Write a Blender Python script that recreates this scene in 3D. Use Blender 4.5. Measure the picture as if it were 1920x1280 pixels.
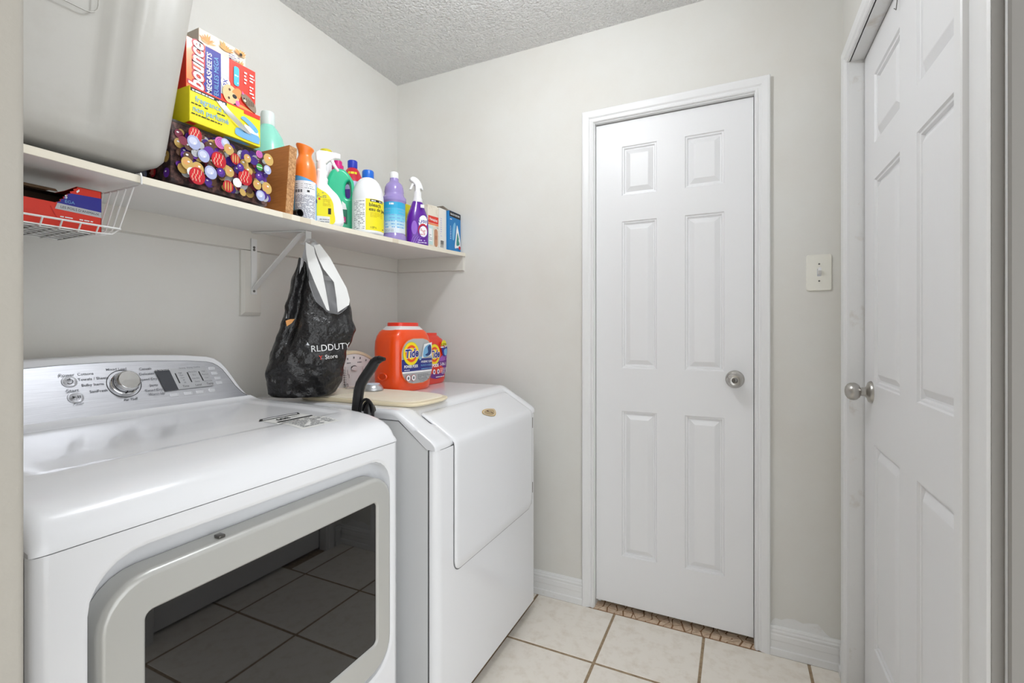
import bpy, bmesh, math, random
from math import pi, sin, cos, radians, sqrt, atan2
from mathutils import Vector, Matrix
random.seed(7)
for o in list(bpy.data.objects): bpy.data.objects.remove(o, do_unlink=True)
S = bpy.context.scene
C = S.collection

# ------------------------------------------------------------------ camera
FPX, TH, HOR, HC = 885.22, 0.443985, 619.3, 1.185      # focal length (px of 1920), yaw, horizon row, eye height
cam = bpy.data.cameras.new('camera'); cam.sensor_width = 36; cam.lens = 36*FPX/1920
cam.shift_y = (HOR-640)/1920; cam.clip_start = 0.02
co = bpy.data.objects.new('camera', cam); C.objects.link(co)
co.location = (0, 0, HC); co.rotation_euler = (pi/2, 0, TH); S.camera = co
# ------------------------------------------------------------------ world, exposure
W = bpy.data.worlds.new('world'); S.world = W; W.use_nodes = True
W.node_tree.nodes['Background'].inputs[0].default_value = (0.95, 0.98, 1.0, 1)
W.node_tree.nodes['Background'].inputs[1].default_value = 1.7
LAMP_STRENGTH = 62.0
S.view_settings.view_transform = 'Standard'; S.view_settings.look = 'None'
S.view_settings.gamma = 1; S.view_settings.use_curve_mapping = False
S.view_settings.exposure = 0.42

cS, sS = cos(TH), sin(TH)
def ray(x, y):
    r = (x-960)/FPX
    return Vector((-sS+r*cS, cS+r*sS, -(y-HOR)/FPX))
def at(x, y, X=None, Y=None, Z=None):
    d = ray(x, y)
    t = X/d.x if X is not None else Y/d.y if Y is not None else (Z-HC)/d.z
    return Vector((0, 0, HC))+d*t
def plane_at(x, y, p, n):
    d = ray(x, y); o = Vector((0, 0, HC))
    return o+d*((p-o).dot(n)/d.dot(n))

# ------------------------------------------------------------------ materials
def lin(c):
    return tuple(((v/255)/12.92 if v/255 <= .04045 else ((v/255+.055)/1.055)**2.4) for v in c)
MATS = {}
def mat(name, rgb, rough=.5, metal=0., **k):
    if name in MATS: return MATS[name]
    m = bpy.data.materials.new(name); m.use_nodes = True; MATS[name] = m
    nt = m.node_tree; b = nt.nodes['Principled BSDF']; L = nt.links
    col = lin(rgb)+(1,)
    b.inputs['Base Color'].default_value = col; b.inputs['Roughness'].default_value = rough
    b.inputs['Metallic'].default_value = metal
    if 'ior' in k: b.inputs['IOR'].default_value = k['ior']
    if 'trans' in k: b.inputs['Transmission Weight'].default_value = k['trans']
    if 'spec' in k: b.inputs['Specular IOR Level'].default_value = k['spec']
    if 'coat' in k: b.inputs['Coat Weight'].default_value = k['coat']; b.inputs['Coat Roughness'].default_value = .05
    if 'sss' in k:
        b.inputs['Subsurface Weight'].default_value = k['sss']; b.inputs['Subsurface Radius'].default_value = (.01, .01, .01)
    if 'emit' in k:
        b.inputs['Emission Color'].default_value = col; b.inputs['Emission Strength'].default_value = k['emit']
    if 'var' in k or 'bump' in k:
        tc = nt.nodes.new('ShaderNodeTexCoord'); mp = nt.nodes.new('ShaderNodeMapping')
        mp.inputs['Scale'].default_value = k.get('stretch', (1, 1, 1)); L.new(tc.outputs['Object'], mp.inputs['Vector'])
    if 'var' in k:                                   # (scale, second colour, contrast low, high)
        n = nt.nodes.new('ShaderNodeTexNoise'); n.inputs['Scale'].default_value = k['var'][0]
        n.inputs['Detail'].default_value = 8; n.inputs['Roughness'].default_value = .65
        L.new(mp.outputs[0], n.inputs['Vector'])
        cr = nt.nodes.new('ShaderNodeValToRGB'); e = cr.color_ramp.elements
        e[0].position = k['var'][2]; e[1].position = k['var'][3]
        e[0].color = col; e[1].color = lin(k['var'][1])+(1,)
        L.new(n.outputs['Fac'], cr.inputs['Fac']); L.new(cr.outputs['Color'], b.inputs['Base Color'])
    if 'bump' in k:                                  # (scale, strength, distance)
        n2 = nt.nodes.new('ShaderNodeTexNoise'); n2.inputs['Scale'].default_value = k['bump'][0]
        n2.inputs['Detail'].default_value = 4
        L.new(mp.outputs[0], n2.inputs['Vector'])
        bp = nt.nodes.new('ShaderNodeBump'); bp.inputs['Strength'].default_value = k['bump'][1]
        bp.inputs['Distance'].default_value = k['bump'][2]
        L.new(n2.outputs['Fac'], bp.inputs['Height']); L.new(bp.outputs['Normal'], b.inputs['Normal'])
    return m

M_WALL = mat('wall_paint', (227, 226, 221), .75, var=(1.6, (223, 220, 213), .4, .65), bump=(160, .12, .002))
M_CEIL = mat('textured_ceiling', (240, 239, 237), .9, bump=(95, 1., .022))
M_TRIM = mat('trim_paint', (236, 236, 236), .35, bump=(60, .05, .002))
M_TRIMOLD = mat('old_trim_paint', (236, 236, 235), .42, var=(9, (205, 196, 184), .60, .80), bump=(70, .2, .003))
M_DOOR = mat('door_paint', (237, 237, 238), .38, stretch=(1, 1, .12), bump=(170, .12, .0015))
M_NEARWALL = mat('near_wall_paint_shaded', (172, 167, 158), .8, bump=(60, .5, .003))  # wall colour darkened to hold the shade on the near wall
M_TILE = mat('cream_tile', (246, 239, 228), .38, var=(22, (232, 222, 207), .48, .72), bump=(90, .08, .001))
M_GROUT = mat('brown_grout', (172, 150, 122), .9, var=(50, (146, 124, 98), .4, .6))
M_CHIP = mat('mosaic_stone', (232, 210, 186), .5, var=(40, (206, 176, 148), .4, .7))
M_DARK = mat('dark_void', (60, 42, 30), .9)
M_STEEL = mat('brushed_nickel', (190, 187, 182), .28, 1.)
M_STEELD = mat('dark_nickel', (120, 118, 114), .35, 1.)
M_CHROME = mat('chrome', (225, 225, 225), .08, 1.)
M_SHELF = mat('shelf_melamine', (240, 239, 236), .5)
M_EDGE = mat('cream_edge_band', (236, 229, 212), .5)
M_EDGE2 = mat('yellowed_edge_tape', (222, 211, 190), .5)
M_CLEAT = mat('painted_cleat', (222, 219, 211), .6)
M_WHITEM = mat('white_metal', (228, 228, 226), .4)
M_WHITE = mat('white_plastic', (240, 240, 240), .35)
M_ENAMEL = mat('white_enamel', (238, 239, 242), .16, coat=.3)
M_ENAMEL2 = mat('side_enamel', (226, 227, 228), .3, bump=(350, .04, .0005))
M_SEAM = mat('dark_seam', (88, 88, 90), .7)
M_PUTTY = mat('silver_grey_door', (196, 196, 192), .32, .25)
M_GLASS = mat('smoked_glass', (10, 10, 12), .02, ior=1.75)
M_BRUSH = mat('brushed_panel', (206, 207, 212), .36, .6, stretch=(20, 1, 60), var=(14, (178, 179, 185), .3, .75))
M_PANELGREY = mat('display_grey', (186, 187, 190), .35, .2)
M_DISPLAY = mat('dark_display', (70, 72, 78), .2)
M_BLACK = mat('black_print', (28, 28, 30), .6)
M_BLACKP = mat('black_plastic', (22, 22, 24), .28)
M_GREYT = mat('grey_print', (110, 112, 118), .6)
M_BIN = mat('grey_bin_plastic', (186, 184, 178), .42, var=(6, (178, 175, 168), .45, .7), bump=(300, .05, .0006))
M_WPRINT = mat('white_print', (245, 245, 245), .5)
M_RED = mat('red_print', (226, 52, 30), .45)
M_REDD = mat('deep_red_print', (190, 22, 40), .4)
M_BLUE = mat('blue_print', (44, 44, 150), .45)
M_LBLUE = mat('pale_blue_print', (120, 180, 225), .45)
M_SKY = mat('sky_blue_print', (70, 190, 225), .45)
M_YEL = mat('yellow_print', (240, 226, 22), .45)
M_YELD = mat('mustard_print', (214, 190, 20), .45)
M_ORANGE = mat('orange_plastic', (244, 78, 16), .28, coat=.3)
M_ORANGE2 = mat('red_orange_plastic', (232, 52, 28), .28, coat=.3)
M_PEACH = mat('soft_orange_plastic', (246, 128, 42), .32, coat=.2)
M_TAN = mat('tan_print', (222, 160, 96), .5)
M_CREAM = mat('cream_print', (240, 226, 196), .5)
M_BROWN = mat('brown_print', (92, 60, 40), .6)
M_PINK = mat('pink_print', (222, 110, 180), .5)
M_PURP = mat('purple_print', (104, 48, 160), .45)
M_LAV = mat('lavender_print', (190, 184, 222), .4)
M_GREENP = mat('green_print', (70, 160, 80), .5)
M_GOLD = mat('gold_print', (206, 170, 96), .45)
M_SILVER = mat('silver_print', (190, 192, 196), .4, .2)
M_GREYB = mat('grey_label', (182, 182, 182), .4)
M_CARD = mat('brown_cardboard', (150, 122, 94), .85, var=(30, (132, 104, 78), .4, .7))
M_CARDD = mat('dark_cardboard', (74, 56, 44), .9)

# ------------------------------------------------------------------ mesh builder
class MB:
    def __init__(s): s.v = []; s.f = []; s.m = []; s.sm = []; s.mats = []
    def mi(s, m):
        if m not in s.mats: s.mats.append(m)
        return s.mats.index(m)
    def add(s, V, F, m, smooth=False):
        b = len(s.v); s.v += [tuple(p) for p in V]; i = s.mi(m)
        for f in F:
            s.f.append([b+q for q in f]); s.m.append(i); s.sm.append(smooth)
        return s
    def box(s, x0, x1, y0, y1, z0, z1, m):
        V = [(x, y, z) for z in (z0, z1) for y in (y0, y1) for x in (x0, x1)]
        return s.add(V, [(0, 2, 3, 1), (4, 5, 7, 6), (0, 1, 5, 4), (2, 6, 7, 3), (0, 4, 6, 2), (1, 3, 7, 5)], m)
    def rbox(s, x0, x1, y0, y1, z0, z1, r, m, seg=2):
        bm = bmesh.new(); bmesh.ops.create_cube(bm, size=1)
        for v in bm.verts:
            v.co = Vector(((x0+x1)/2+v.co.x*(x1-x0), (y0+y1)/2+v.co.y*(y1-y0), (z0+z1)/2+v.co.z*(z1-z0)))
        bmesh.ops.bevel(bm, geom=list(bm.edges), offset=r, segments=seg, profile=.5, affect='EDGES')
        bm.verts.index_update()
        s.add([v.co for v in bm.verts], [[v.index for v in f.verts] for f in bm.faces], m, True); bm.free(); return s
    def prism(s, poly, fn, a, b, m, smooth=False):       # poly of (p,q); fn(p,q,t) -> xyz
        n = len(poly); V = [fn(p, q, a) for p, q in poly]+[fn(p, q, b) for p, q in poly]
        F = [(i, (i+1) % n, n+(i+1) % n, n+i) for i in range(n)]
        s.add(V, F, m, smooth)
        s.add(V, [list(range(n)), list(range(2*n-1, n-1, -1))], m, False); return s
    def loft(s, rings, m, cap0=True, cap1=True, smooth=True, closed=True):
        n = len(rings[0]); V = [p for r in rings for p in r]; F = []
        for k in range(len(rings)-1):
            for i in range(n if closed else n-1):
                j = (i+1) % n
                F.append((k*n+i, k*n+j, (k+1)*n+j, (k+1)*n+i))
        if cap0: F.append(list(range(n-1, -1, -1)))
        if cap1: F.append(list(range((len(rings)-1)*n, len(rings)*n)))
        return s.add(V, F, m, smooth)
    def lathe(s, prof, m, c=(0, 0), seg=28, sx=1., sy=1., cap0=True, cap1=True):
        R = [[(c[0]+r*sx*cos(2*pi*i/seg), c[1]+r*sy*sin(2*pi*i/seg), z) for i in range(seg)] for r, z in prof]
        return s.loft(R, m, cap0, cap1)
    def tube(s, pts, r, m, seg=8, caps=True, flat=1.):
        P = [Vector(p) for p in pts]; rings = []
        rr = r if isinstance(r, (list, tuple)) else [r]*len(P)
        t0 = (P[1]-P[0]).normalized(); up = Vector((0, 0, 1)) if abs(t0.z) < .9 else Vector((1, 0, 0))
        a = t0.cross(up).normalized()
        for i, p in enumerate(P):
            t = (P[min(i+1, len(P)-1)]-P[max(i-1, 0)]).normalized()
            a = (a-t*a.dot(t)).normalized(); b = t.cross(a)
            rings.append([p+a*(rr[i]*cos(2*pi*k/seg))+b*(rr[i]*flat*sin(2*pi*k/seg)) for k in range(seg)])
        return s.loft(rings, m, caps, caps)
    def build(s, name, parent=None, world=False, recalc=True, sharp=35):
        me = bpy.data.meshes.new(name)
        off = parent_world(parent) if (world and parent) else Vector((0, 0, 0))
        me.from_pydata([tuple(Vector(p)-off) for p in s.v], [], s.f)
        for m in s.mats: me.materials.append(m)
        me.polygons.foreach_set('material_index', s.m); me.polygons.foreach_set('use_smooth', s.sm)
        if recalc:
            bm = bmesh.new(); bm.from_mesh(me); bmesh.ops.recalc_face_normals(bm, faces=bm.faces); bm.to_mesh(me); bm.free()
        me.update()
        if any(s.sm): me.set_sharp_from_angle(angle=radians(sharp))
        o = bpy.data.objects.new(name, me); C.objects.link(o)
        if parent: o.parent = parent
        return o
def parent_world(p):
    v = Vector((0, 0, 0))
    while p is not None: v += p.location; p = p.parent
    return v
def tag(o, label=None, cat=None, group=None, kind=None):
    if label: o['label'] = label
    if cat: o['category'] = cat
    if group: o['group'] = group
    if kind: o['kind'] = kind
    return o
def thing(name, label, cat, loc, rz=0, group=None, rx=0, ry=0):
    o = bpy.data.objects.new(name, None); o.empty_display_size = .05; C.objects.link(o)
    o.location = loc; o.rotation_euler = (rx, ry, rz)
    return tag(o, label, cat, group)
def struct(name, loc=(0, 0, 0)):
    o = bpy.data.objects.new(name, None); o.empty_display_size = .05; C.objects.link(o); o.location = loc
    o['kind'] = 'structure'; return o
def rrect(cu, cv, w, h, r, nc=5):
    P = []
    for (sx, sy, a0) in ((1, 1, 0), (-1, 1, pi/2), (-1, -1, pi), (1, -1, 3*pi/2)):
        for k in range(nc+1):
            a = a0+pi/2*k/nc
            P.append((cu+sx*(w/2-r)+r*cos(a), cv+sy*(h/2-r)+r*sin(a)))
    return P
def sell(rx, ry, n=2., seg=32):                          # superellipse ring
    P = []
    for i in range(seg):
        a = 2*pi*i/seg; c, s_ = cos(a), sin(a)
        P.append((rx*math.copysign(abs(c)**(2/n), c), ry*math.copysign(abs(s_)**(2/n), s_)))
    return P
def interp(x, T):
    if x <= T[0][0]: return T[0][1]
    for (a, b), (c, d) in zip(T, T[1:]):
        if x <= c: return b+(d-b)*(x-a)/(c-a)
    return T[-1][1]
def smooth01(x): x = max(0, min(1, x)); return x*x*(3-2*x)

# text -> flat triangles
_TC = {}
def text_geo(body, bold=0., shear=0., spacing=1.):
    k = (body, bold, shear, spacing)
    if k in _TC: return _TC[k]
    cu = bpy.data.curves.new('t', 'FONT'); cu.body = body; cu.size = 1; cu.resolution_u = 3
    cu.offset = bold; cu.shear = shear; cu.space_character = spacing; cu.align_x = 'CENTER'; cu.align_y = 'CENTER'
    ob = bpy.data.objects.new('t', cu); me = ob.to_mesh()
    V = [(v.co.x, v.co.y) for v in me.vertices]; F = [list(p.vertices) for p in me.polygons]
    ob.to_mesh_clear(); bpy.data.objects.remove(ob); bpy.data.curves.remove(cu)
    _TC[k] = (V, F); return V, F
class Print:
    """flat print laid on a surface: fn(u, v, lift) gives the point"""
    def __init__(s, fn, step=.0002): s.mb = MB(); s.fn = fn; s.l = step; s.step = step
    def poly(s, P, m):
        s.l += s.step; s.mb.add([s.fn(u, v, s.l) for u, v in P], [list(range(len(P)))], m); return s
    def rect(s, u0, v0, u1, v1, m, nu=1, nv=1):
        s.l += s.step
        V = [s.fn(u0+(u1-u0)*i/nu, v0+(v1-v0)*j/nv, s.l) for j in range(nv+1) for i in range(nu+1)]
        F = [(j*(nu+1)+i, j*(nu+1)+i+1, (j+1)*(nu+1)+i+1, (j+1)*(nu+1)+i) for j in range(nv) for i in range(nu)]
        s.mb.add(V, F, m); return s
    def ell(s, u, v, ru, rv, m, rot=0, n=20, a0=0, a1=2*pi):
        P = []
        for i in range(n if a1-a0 > 6.2 else n+1):
            a = a0+(a1-a0)*i/n; x, y = ru*cos(a), rv*sin(a)
            P.append((u+x*cos(rot)-y*sin(rot), v+x*sin(rot)+y*cos(rot)))
        s.l += s.step; c = len(P)
        s.mb.add([s.fn(*p, s.l) for p in P]+[s.fn(u, v, s.l)], [(i, (i+1) % c, c) for i in range(c)] if a1-a0 > 6.2 else [(i, i+1, c) for i in range(c-1)], m)
        return s
    def text(s, body, u, v, size, m, rot=0, sx=1., bold=0., shear=0., spacing=1.):
        V, F = text_geo(body, bold, shear, spacing); s.l += s.step
        P = []
        for x, y in V:
            x, y = x*size*sx, y*size
            P.append(s.fn(u+x*cos(rot)-y*sin(rot), v+x*sin(rot)+y*cos(rot), s.l))
        s.mb.add(P, F, m); return s
    def lines(s, u0, v0, u1, v1, n, m, fill=.5, rnd=random):     # rows of small illegible print
        h = (v1-v0)/n; s.l += s.step
        for i in range(n):
            u = u0; vb = v1-h*(i+1)
            while u < u1-.002:
                w = min(rnd.uniform(.004, .014), u1-u)
                if rnd.random() < .88:
                    s.mb.add([s.fn(a, b, s.l) for a, b in ((u, vb), (u+w, vb), (u+w, vb+h*fill), (u, vb+h*fill))], [(0, 1, 2, 3)], m)
                u += w+.0018
        return s
    def build(s, name, parent): return s.mb.build(name, parent, recalc=False)
def cyl(R): return lambda u, v, l: ((R+l)*cos(u/R), (R+l)*sin(u/R), v)
def flatx(x0): return lambda u, v, l: (x0+l, u, v)
def ring_seg(mb, prof, c=(0, 0), seg=28, m=None): return mb.lathe(prof, m, c, seg)
def flat_shape(outer, holes, extrude, bevel, res=3):
    """outline in (y,z) thickened along x with rounded rims -> verts, faces"""
    cu = bpy.data.curves.new('s', 'CURVE'); cu.dimensions = '2D'; cu.fill_mode = 'BOTH'
    cu.extrude = max(extrude-bevel, 0); cu.bevel_depth = bevel; cu.bevel_resolution = res; cu.offset = -bevel
    for P in [outer]+holes:
        sp = cu.splines.new('POLY'); sp.points.add(len(P)-1); sp.use_cyclic_u = True
        for i, (u, v) in enumerate(P): sp.points[i].co = (u, v, 0, 1)
    ob = bpy.data.objects.new('s', cu); me = ob.to_mesh()
    V = [(v.co.z, v.co.x, v.co.y) for v in me.vertices]; F = [list(p.vertices) for p in me.polygons]
    ob.to_mesh_clear(); bpy.data.objects.remove(ob); bpy.data.curves.remove(cu)
    return V, F
def spline(P, n=6, closed=True):                         # Catmull-Rom through control points
    Q = []; N = len(P)
    for i in range(N if closed else N-1):
        p = [P[(i+k-1) % N] if closed else P[max(0, min(N-1, i+k-1))] for k in range(4)]
        for j in range(n):
            t = j/n
            Q.append(tuple(.5*(2*p[1][d]+(p[2][d]-p[0][d])*t+(2*p[0][d]-5*p[1][d]+4*p[2][d]-p[3][d])*t*t+(3*p[1][d]-p[0][d]-3*p[2][d]+p[3][d])*t**3) for d in range(len(P[0]))))
    if not closed: Q.append(tuple(P[-1]))
    return Q

# ================================================================== SETTING
XL, XR, YB, ZC = -1.61, .335, 1.982, 2.47
def plain(name, boxes, m):
    b = MB()
    for x in boxes: b.box(*x, m)
    return tag(b.build(name), kind='structure')
plain('wall_left', [(XL-.12, XL, -.3, YB+.14, -.02, ZC+.1)], M_WALL)
plain('wall_back', [(XL, -.566, YB, YB+.12, -.02, ZC), (.076, XR+.12, YB, YB+.12, -.02, ZC), (-.566, .076, YB, YB+.12, 2.085, ZC),
                    (-.70, .20, YB+.125, YB+.16, -.02, 2.2)], M_WALL)
plain('wall_right', [(XR, XR+.11, 1.877, YB, -.02, ZC), (XR, XR+.11, 1.0, 1.877, 2.085, ZC), (XR+.115, XR+.15, .95, YB, -.02, ZC)], M_WALL)
plain('ceiling', [(XL-.12, 1.6, -1.2, YB+.14, ZC, ZC+.1)], M_CEIL)

plain('wall_light_blocker', [(-.64, -.5235, -1.2, .05, -.02, ZC), (-.64, .25, -1.3, -1.2, -.02, ZC)], M_NEARWALL)  # unseen walls added left of and behind the camera to block world light
# near wall end at the left of the opening, rounded corner bead
P = [(XL, .04), (-.527, .04)]
P += [(-.527+.007*sin(a), .047-.007*cos(a)) for a in [pi/2*k/4 for k in range(1, 5)]]
P += [(-.520, .1668)]
P += [(-.525+.005*cos(a), .1712+.005*sin(a)) for a in [pi/2*k/5 for k in range(6)]]
P += [(XL, .1762)]
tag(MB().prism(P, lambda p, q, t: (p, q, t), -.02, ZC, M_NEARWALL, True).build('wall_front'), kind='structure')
# right end of the opening: stepped jamb trim and the hall-side wall beyond
P = [(.450, 1.033), (.372, 1.033), (.331, 1.034), (.328, 1.030), (.328, 1.006), (.330, 1.003), (.338, 1.002), (.339, .962), (.334, .955), (.333, .930),
     (.336, .926), (.3505, .925), (.3505, .9145), (.450, .9145)]
tag(MB().prism(P, lambda p, q, t: (p, q, t), -.02, ZC, M_TRIM).build('trim_1'), kind='structure')

tag(MB().prism([(.3500, .9140), (.3505, .9125), (.353, .910), (1.6, .905), (1.6, 1.0), (.4505, 1.0), (.4505, .9140)], lambda p, q, t: (p, q, t), -.02, ZC, mat('hall_paint_shaded', (140, 137, 133), .8)).box(.3366, .3502, .9236, .9249, -.02, ZC, mat('hall_paint_shaded', (140, 137, 133), .8)).build('wall_hall_right'), kind='structure')  # shade put into the darker colour of this wall and the slab over the step
# ---- floor: grout bed with single tiles
fl = MB().box(XL, 1.6, -1.2, YB+.15, -.03, -.0016, M_GROUT).build('floor'); tag(fl, kind='structure')
TP, TX, TY, GW = .3465, -.4610, 1.6465, .0098
tm = MB().rbox(-(TP-GW)/2, (TP-GW)/2, -(TP-GW)/2, (TP-GW)/2, -.012, 0, .0016, M_TILE, 1).build('tile', fl)
tdata = tm.data; first = True
for i in range(-3, 5):
    for j in range(-7, 1):
        cx, cy = TX+TP*(i+.5), TY+TP*(j-.5)
        if cx < XL+.16 or cx > 1.45: continue
        if j >= -2 and cx > XR+.2: continue
        if first: o = tm; first = False
        else:
            o = bpy.data.objects.new('tile', tdata); C.objects.link(o); o.parent = fl
        o.location = (cx, cy, random.uniform(-.0006, .0002))
for i in range(-3, 3):                                   # cut tiles along the back wall and at the left wall
    x0, x1 = TX+TP*i+GW/2, TX+TP*(i+1)-GW/2
    MB().rbox(max(x0, XL+.002), min(x1, XR-.002), TY+GW/2, 1.9665, -.012, 0, .0016, M_TILE, 1).build('tile', fl)
# ---- mosaic threshold under the back door
th = MB().box(-.566, .076, 1.9675, YB+.12, -.02, -.0015, mat('threshold_grout', (150, 114, 82), .9)).build('trim_2'); tag(th, kind='structure')
rnd = random.Random(3)
cols, rows = 19, 3
gx = [[(-.562+.634*(i+(rnd.uniform(-.38, .38) if 0 < i < cols else 0))/cols+(.5 if j % 2 else 0)*.012, 1.970+.088*(j+(rnd.uniform(-.34, .34) if 0 < j < rows else 0))/rows) for i in range(cols+1)] for j in range(rows+1)]
for j in range(rows):
    for i in range(cols):
        q = [gx[j][i], gx[j][i+1], gx[j+1][i+1], gx[j+1][i]]
        tris = [q] if rnd.random() < .45 else ([[q[0], q[1], q[2]], [q[0], q[2], q[3]]] if rnd.random() < .5 else [[q[0], q[1], q[3]], [q[1], q[2], q[3]]])
        for T in tris:
            mx, my = sum(p[0] for p in T)/len(T), sum(p[1] for p in T)/len(T)
            T = [(mx+(p[0]-mx)*.80, my+(p[1]-my)*.80) for p in T]
            MB().prism(T, lambda p, q_, t: (p, q_, t), -.008, rnd.uniform(.0, .0015), M_CHIP).build('stone_chip', th)

# ---- baseboards
BP = [(0, 0), (.016, 0), (.016, .024), (.0115, .027), (.0115, .052), (.013, .056), (.013, .074), (.0105, .079), (.0125, .083), (.0125, .088), (.009, .092), (.009, .097), (.006, .103), (0, .104)]
def base(name, x0, x1):
    b = MB(); n = len(BP)
    b.prism(BP, lambda p, q, t: (t, YB-p, q), x0, x1, M_TRIMOLD)
    return tag(b.build(name), kind='structure')
base('baseboard_back', -1.0, -.5975); bb2 = base('baseboard_back', .1095, XR)
MB().prism(BP, lambda p, q, t: (XR-p, t, q), 1.927, YB-.016, M_TRIMOLD).build('baseboard_right')['kind'] = 'structure'
# smear of white paint on the wall over the right baseboard
sm = Print(lambda u, v, l: (u, YB-.0006-l, v))
sm.poly([(.113, .103), (.30, .103), (.282, .118), (.262, .142), (.236, .139), (.215, .132), (.19, .14), (.165, .137), (.148, .128), (.128, .13), (.118, .118)], M_TRIMOLD)
sm.build('paint_smear', bb2)

# ---- six-panel doors
def rings_panel(b, u0, u1, v0, v1, fn, m):
    R = []
    for ins, dep in ((0, 0), (.003, .0050), (.008, .0055), (.011, .0120), (.016, .0125), (.018, .0110), (.034, .0015), (.036, .0010)):
        R.append([fn(u, v, -dep) for u, v in ((u0+ins, v0+ins), (u1-ins, v0+ins), (u1-ins, v1-ins), (u0+ins, v1-ins))])
    b.loft(R, m, False, True, smooth=False)
def make_door(parent, u0, u1, z0, z1, us, vs, fn, thick):
    """us: panel column (u0,u1) pairs, vs: panel row (v0,v1) pairs; fn(u,v,out)"""
    uc = [u0]+[x for p in us for x in p]+[u1]; vc = [z0]+[x for p in vs for x in p]+[z1]
    b = MB()
    for i in range(len(uc)-1):
        for j in range(len(vc)-1):
            if i % 2 == 1 and j % 2 == 1: continue
            b.add([fn(uc[i], vc[j], 0), fn(uc[i+1], vc[j], 0), fn(uc[i+1], vc[j+1], 0), fn(uc[i], vc[j+1], 0)], [(0, 1, 2, 3)], M_DOOR)
    q = [(u0, z0), (u1, z0), (u1, z1), (u0, z1)]
    for k in range(4):
        a, c = q[k], q[(k+1) % 4]
        b.add([fn(*a, 0), fn(*c, 0), fn(*c, -thick), fn(*a, -thick)], [(0, 1, 2, 3)], M_DOOR)
    b.add([fn(*p, -thick) for p in q], [(0, 1, 2, 3)], M_DOOR)
    leaf = b.build('leaf', parent, world=True, recalc=False)
    for (a, c) in us:
        for (d, e) in vs:
            pb = MB(); rings_panel(pb, a, c, d, e, fn, M_DOOR)
            p = pb.build('panel', leaf, world=True, recalc=False)
    return leaf
CAS = [(0, 0), (0, .010), (.003, .013), (.008, .013), (.011, .0105), (.016, .0105), (.022, .015), (.040, .018), (.047, .018), (.0495, .015), (.0495, 0)]   # offset from opening, depth
def casing(parent, path, fn, m):
    """path: inner-edge stations (u, v, du, dv); one mesh per leg"""
    n = len(CAS)
    for s0, s1 in zip(path, path[1:]):
        R = [[fn(u+o*du, v+o*dv, d) for o, d in CAS] for u, v, du, dv in (s0, s1)]
        MB().loft(R, m, True, True, smooth=False).build('casing', parent, world=True)
VS = [(.236, .846), (1.025, 1.641), (1.749, 1.955)]
d1 = struct('door_1', (-.243, YB, 0))
YL = 1.999
make_door(d1, -.5475, .0580, .027, 2.066, [(-.4375, -.2950), (-.1860, -.0425)], [(a*1.004-.003, b*1.004-.003) for a, b in VS], lambda u, v, o: (u, YL-o, v), .035)
casing(d1, [(-.5520, 0, -1, 0), (-.5520, 2.0735, -1, 1), (.0625, 2.0735, 1, 1), (.0625, 0, 1, 0)], lambda u, v, d: (u, YB-d, v), M_TRIM)
for bx in ((-.566, -.5490, YB-.004, YB+.12, 0, 2.085), (.0600, .076, YB-.004, YB+.12, 0, 2.085), (-.5490, .0600, YB-.004, YB+.12, 2.0695, 2.085)):
    MB().box(*bx, M_TRIM).build('jamb', d1, world=True)
MB().box(-.5490, -.5485+.012, YL+.037, YL+.05, 0, 2.07, M_TRIM).build('door_stop', d1, world=True)
# knob
def door_knob(parent, mtx, keyed):
    e = MB(); e.lathe([(.0335, 0), (.0335, .003), (.030, .008), (.019, .012), (.0135, .016), (.0125, .027), (.014, .030)], M_STEEL, seg=36)
    ro = e.build('rosette', parent); ro.matrix_local = mtx
    k = MB(); k.lathe([(.013, .028), (.0195, .031), (.0255, .038), (.0275, .046), (.0265, .054), (.022, .061), (.014, .066), (.0055, .068)] if not keyed else
                      [(.013, .024), (.022, .028), (.0265, .036), (.0270, .044), (.0235, .054), (.0200, .058), (.0185, .0595), (.012, .0575), (.0115, .0575)], M_STEEL, seg=36)
    ko = k.build('knob', parent); ko.matrix_local = mtx
    if keyed:
        c = MB(); c.lathe([(.0105, .056), (.0105, .0600), (.009, .0610), (.0005, .0612)], M_STEELD, seg=24); c.box(-.0012, .0012, -.005, .005, .0612, .0616, M_BLACK)
        c.build('key_cylinder', parent).matrix_local = mtx
kp = at(1378, 712, Y=YL-.03)
door_knob(d1, Matrix.Translation((kp.x+.243, YL-YB, kp.z)) @ Matrix.Rotation(pi/2, 4, 'X'), True)
# right-hand door on the right wall
d2 = struct('door_2', (XR, 1.45, 0))
XD = .372
f2 = lambda u, v, o: (XD-o, u, v)
us2 = [(1.128, 1.372), (1.497, 1.742)]
make_door(d2, 1.038, 1.8562, .014, 2.0545, us2, [(a-.004, b-.004) for a, b in VS], f2, .035)
casing(d2, [(1.8625, 0, 1, 0), (1.8625, 2.0600, 1, 1), (1.02, 2.0600, 0, 1)], lambda u, v, d: (XR-d, u, v), M_TRIM)
for bx in ((XR-.003, XR+.11, 1.8620, 1.877, 0, 2.0745), (XR-.003, XR+.11, 1.035, 1.862, 2.0600, 2.0745)):
    MB().box(*bx, M_TRIMOLD).build('jamb', d2, world=True)
MB().box(XD+.001, XD+.004, 1.8566, 1.8616, .002, 2.058, M_BLACK).build('gap_shade_strip', d2, world=True)  # dark strip drawn as the shade in the latch-side gap
MB().box(XD+.001, XD+.004, 1.04, 1.8566, 2.0552, 2.0595, M_BLACK).build('gap_shade_strip', d2, world=True)  # same painted shade in the gap over the leaf
k2 = at(1634, 735, X=XD)
door_knob(d2, Matrix.Translation((XD-XR, k2.y-1.45, k2.z)) @ Matrix.Rotation(-pi/2, 4, 'Y'), False)
hk = at(1687, 8, X=XD)
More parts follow.
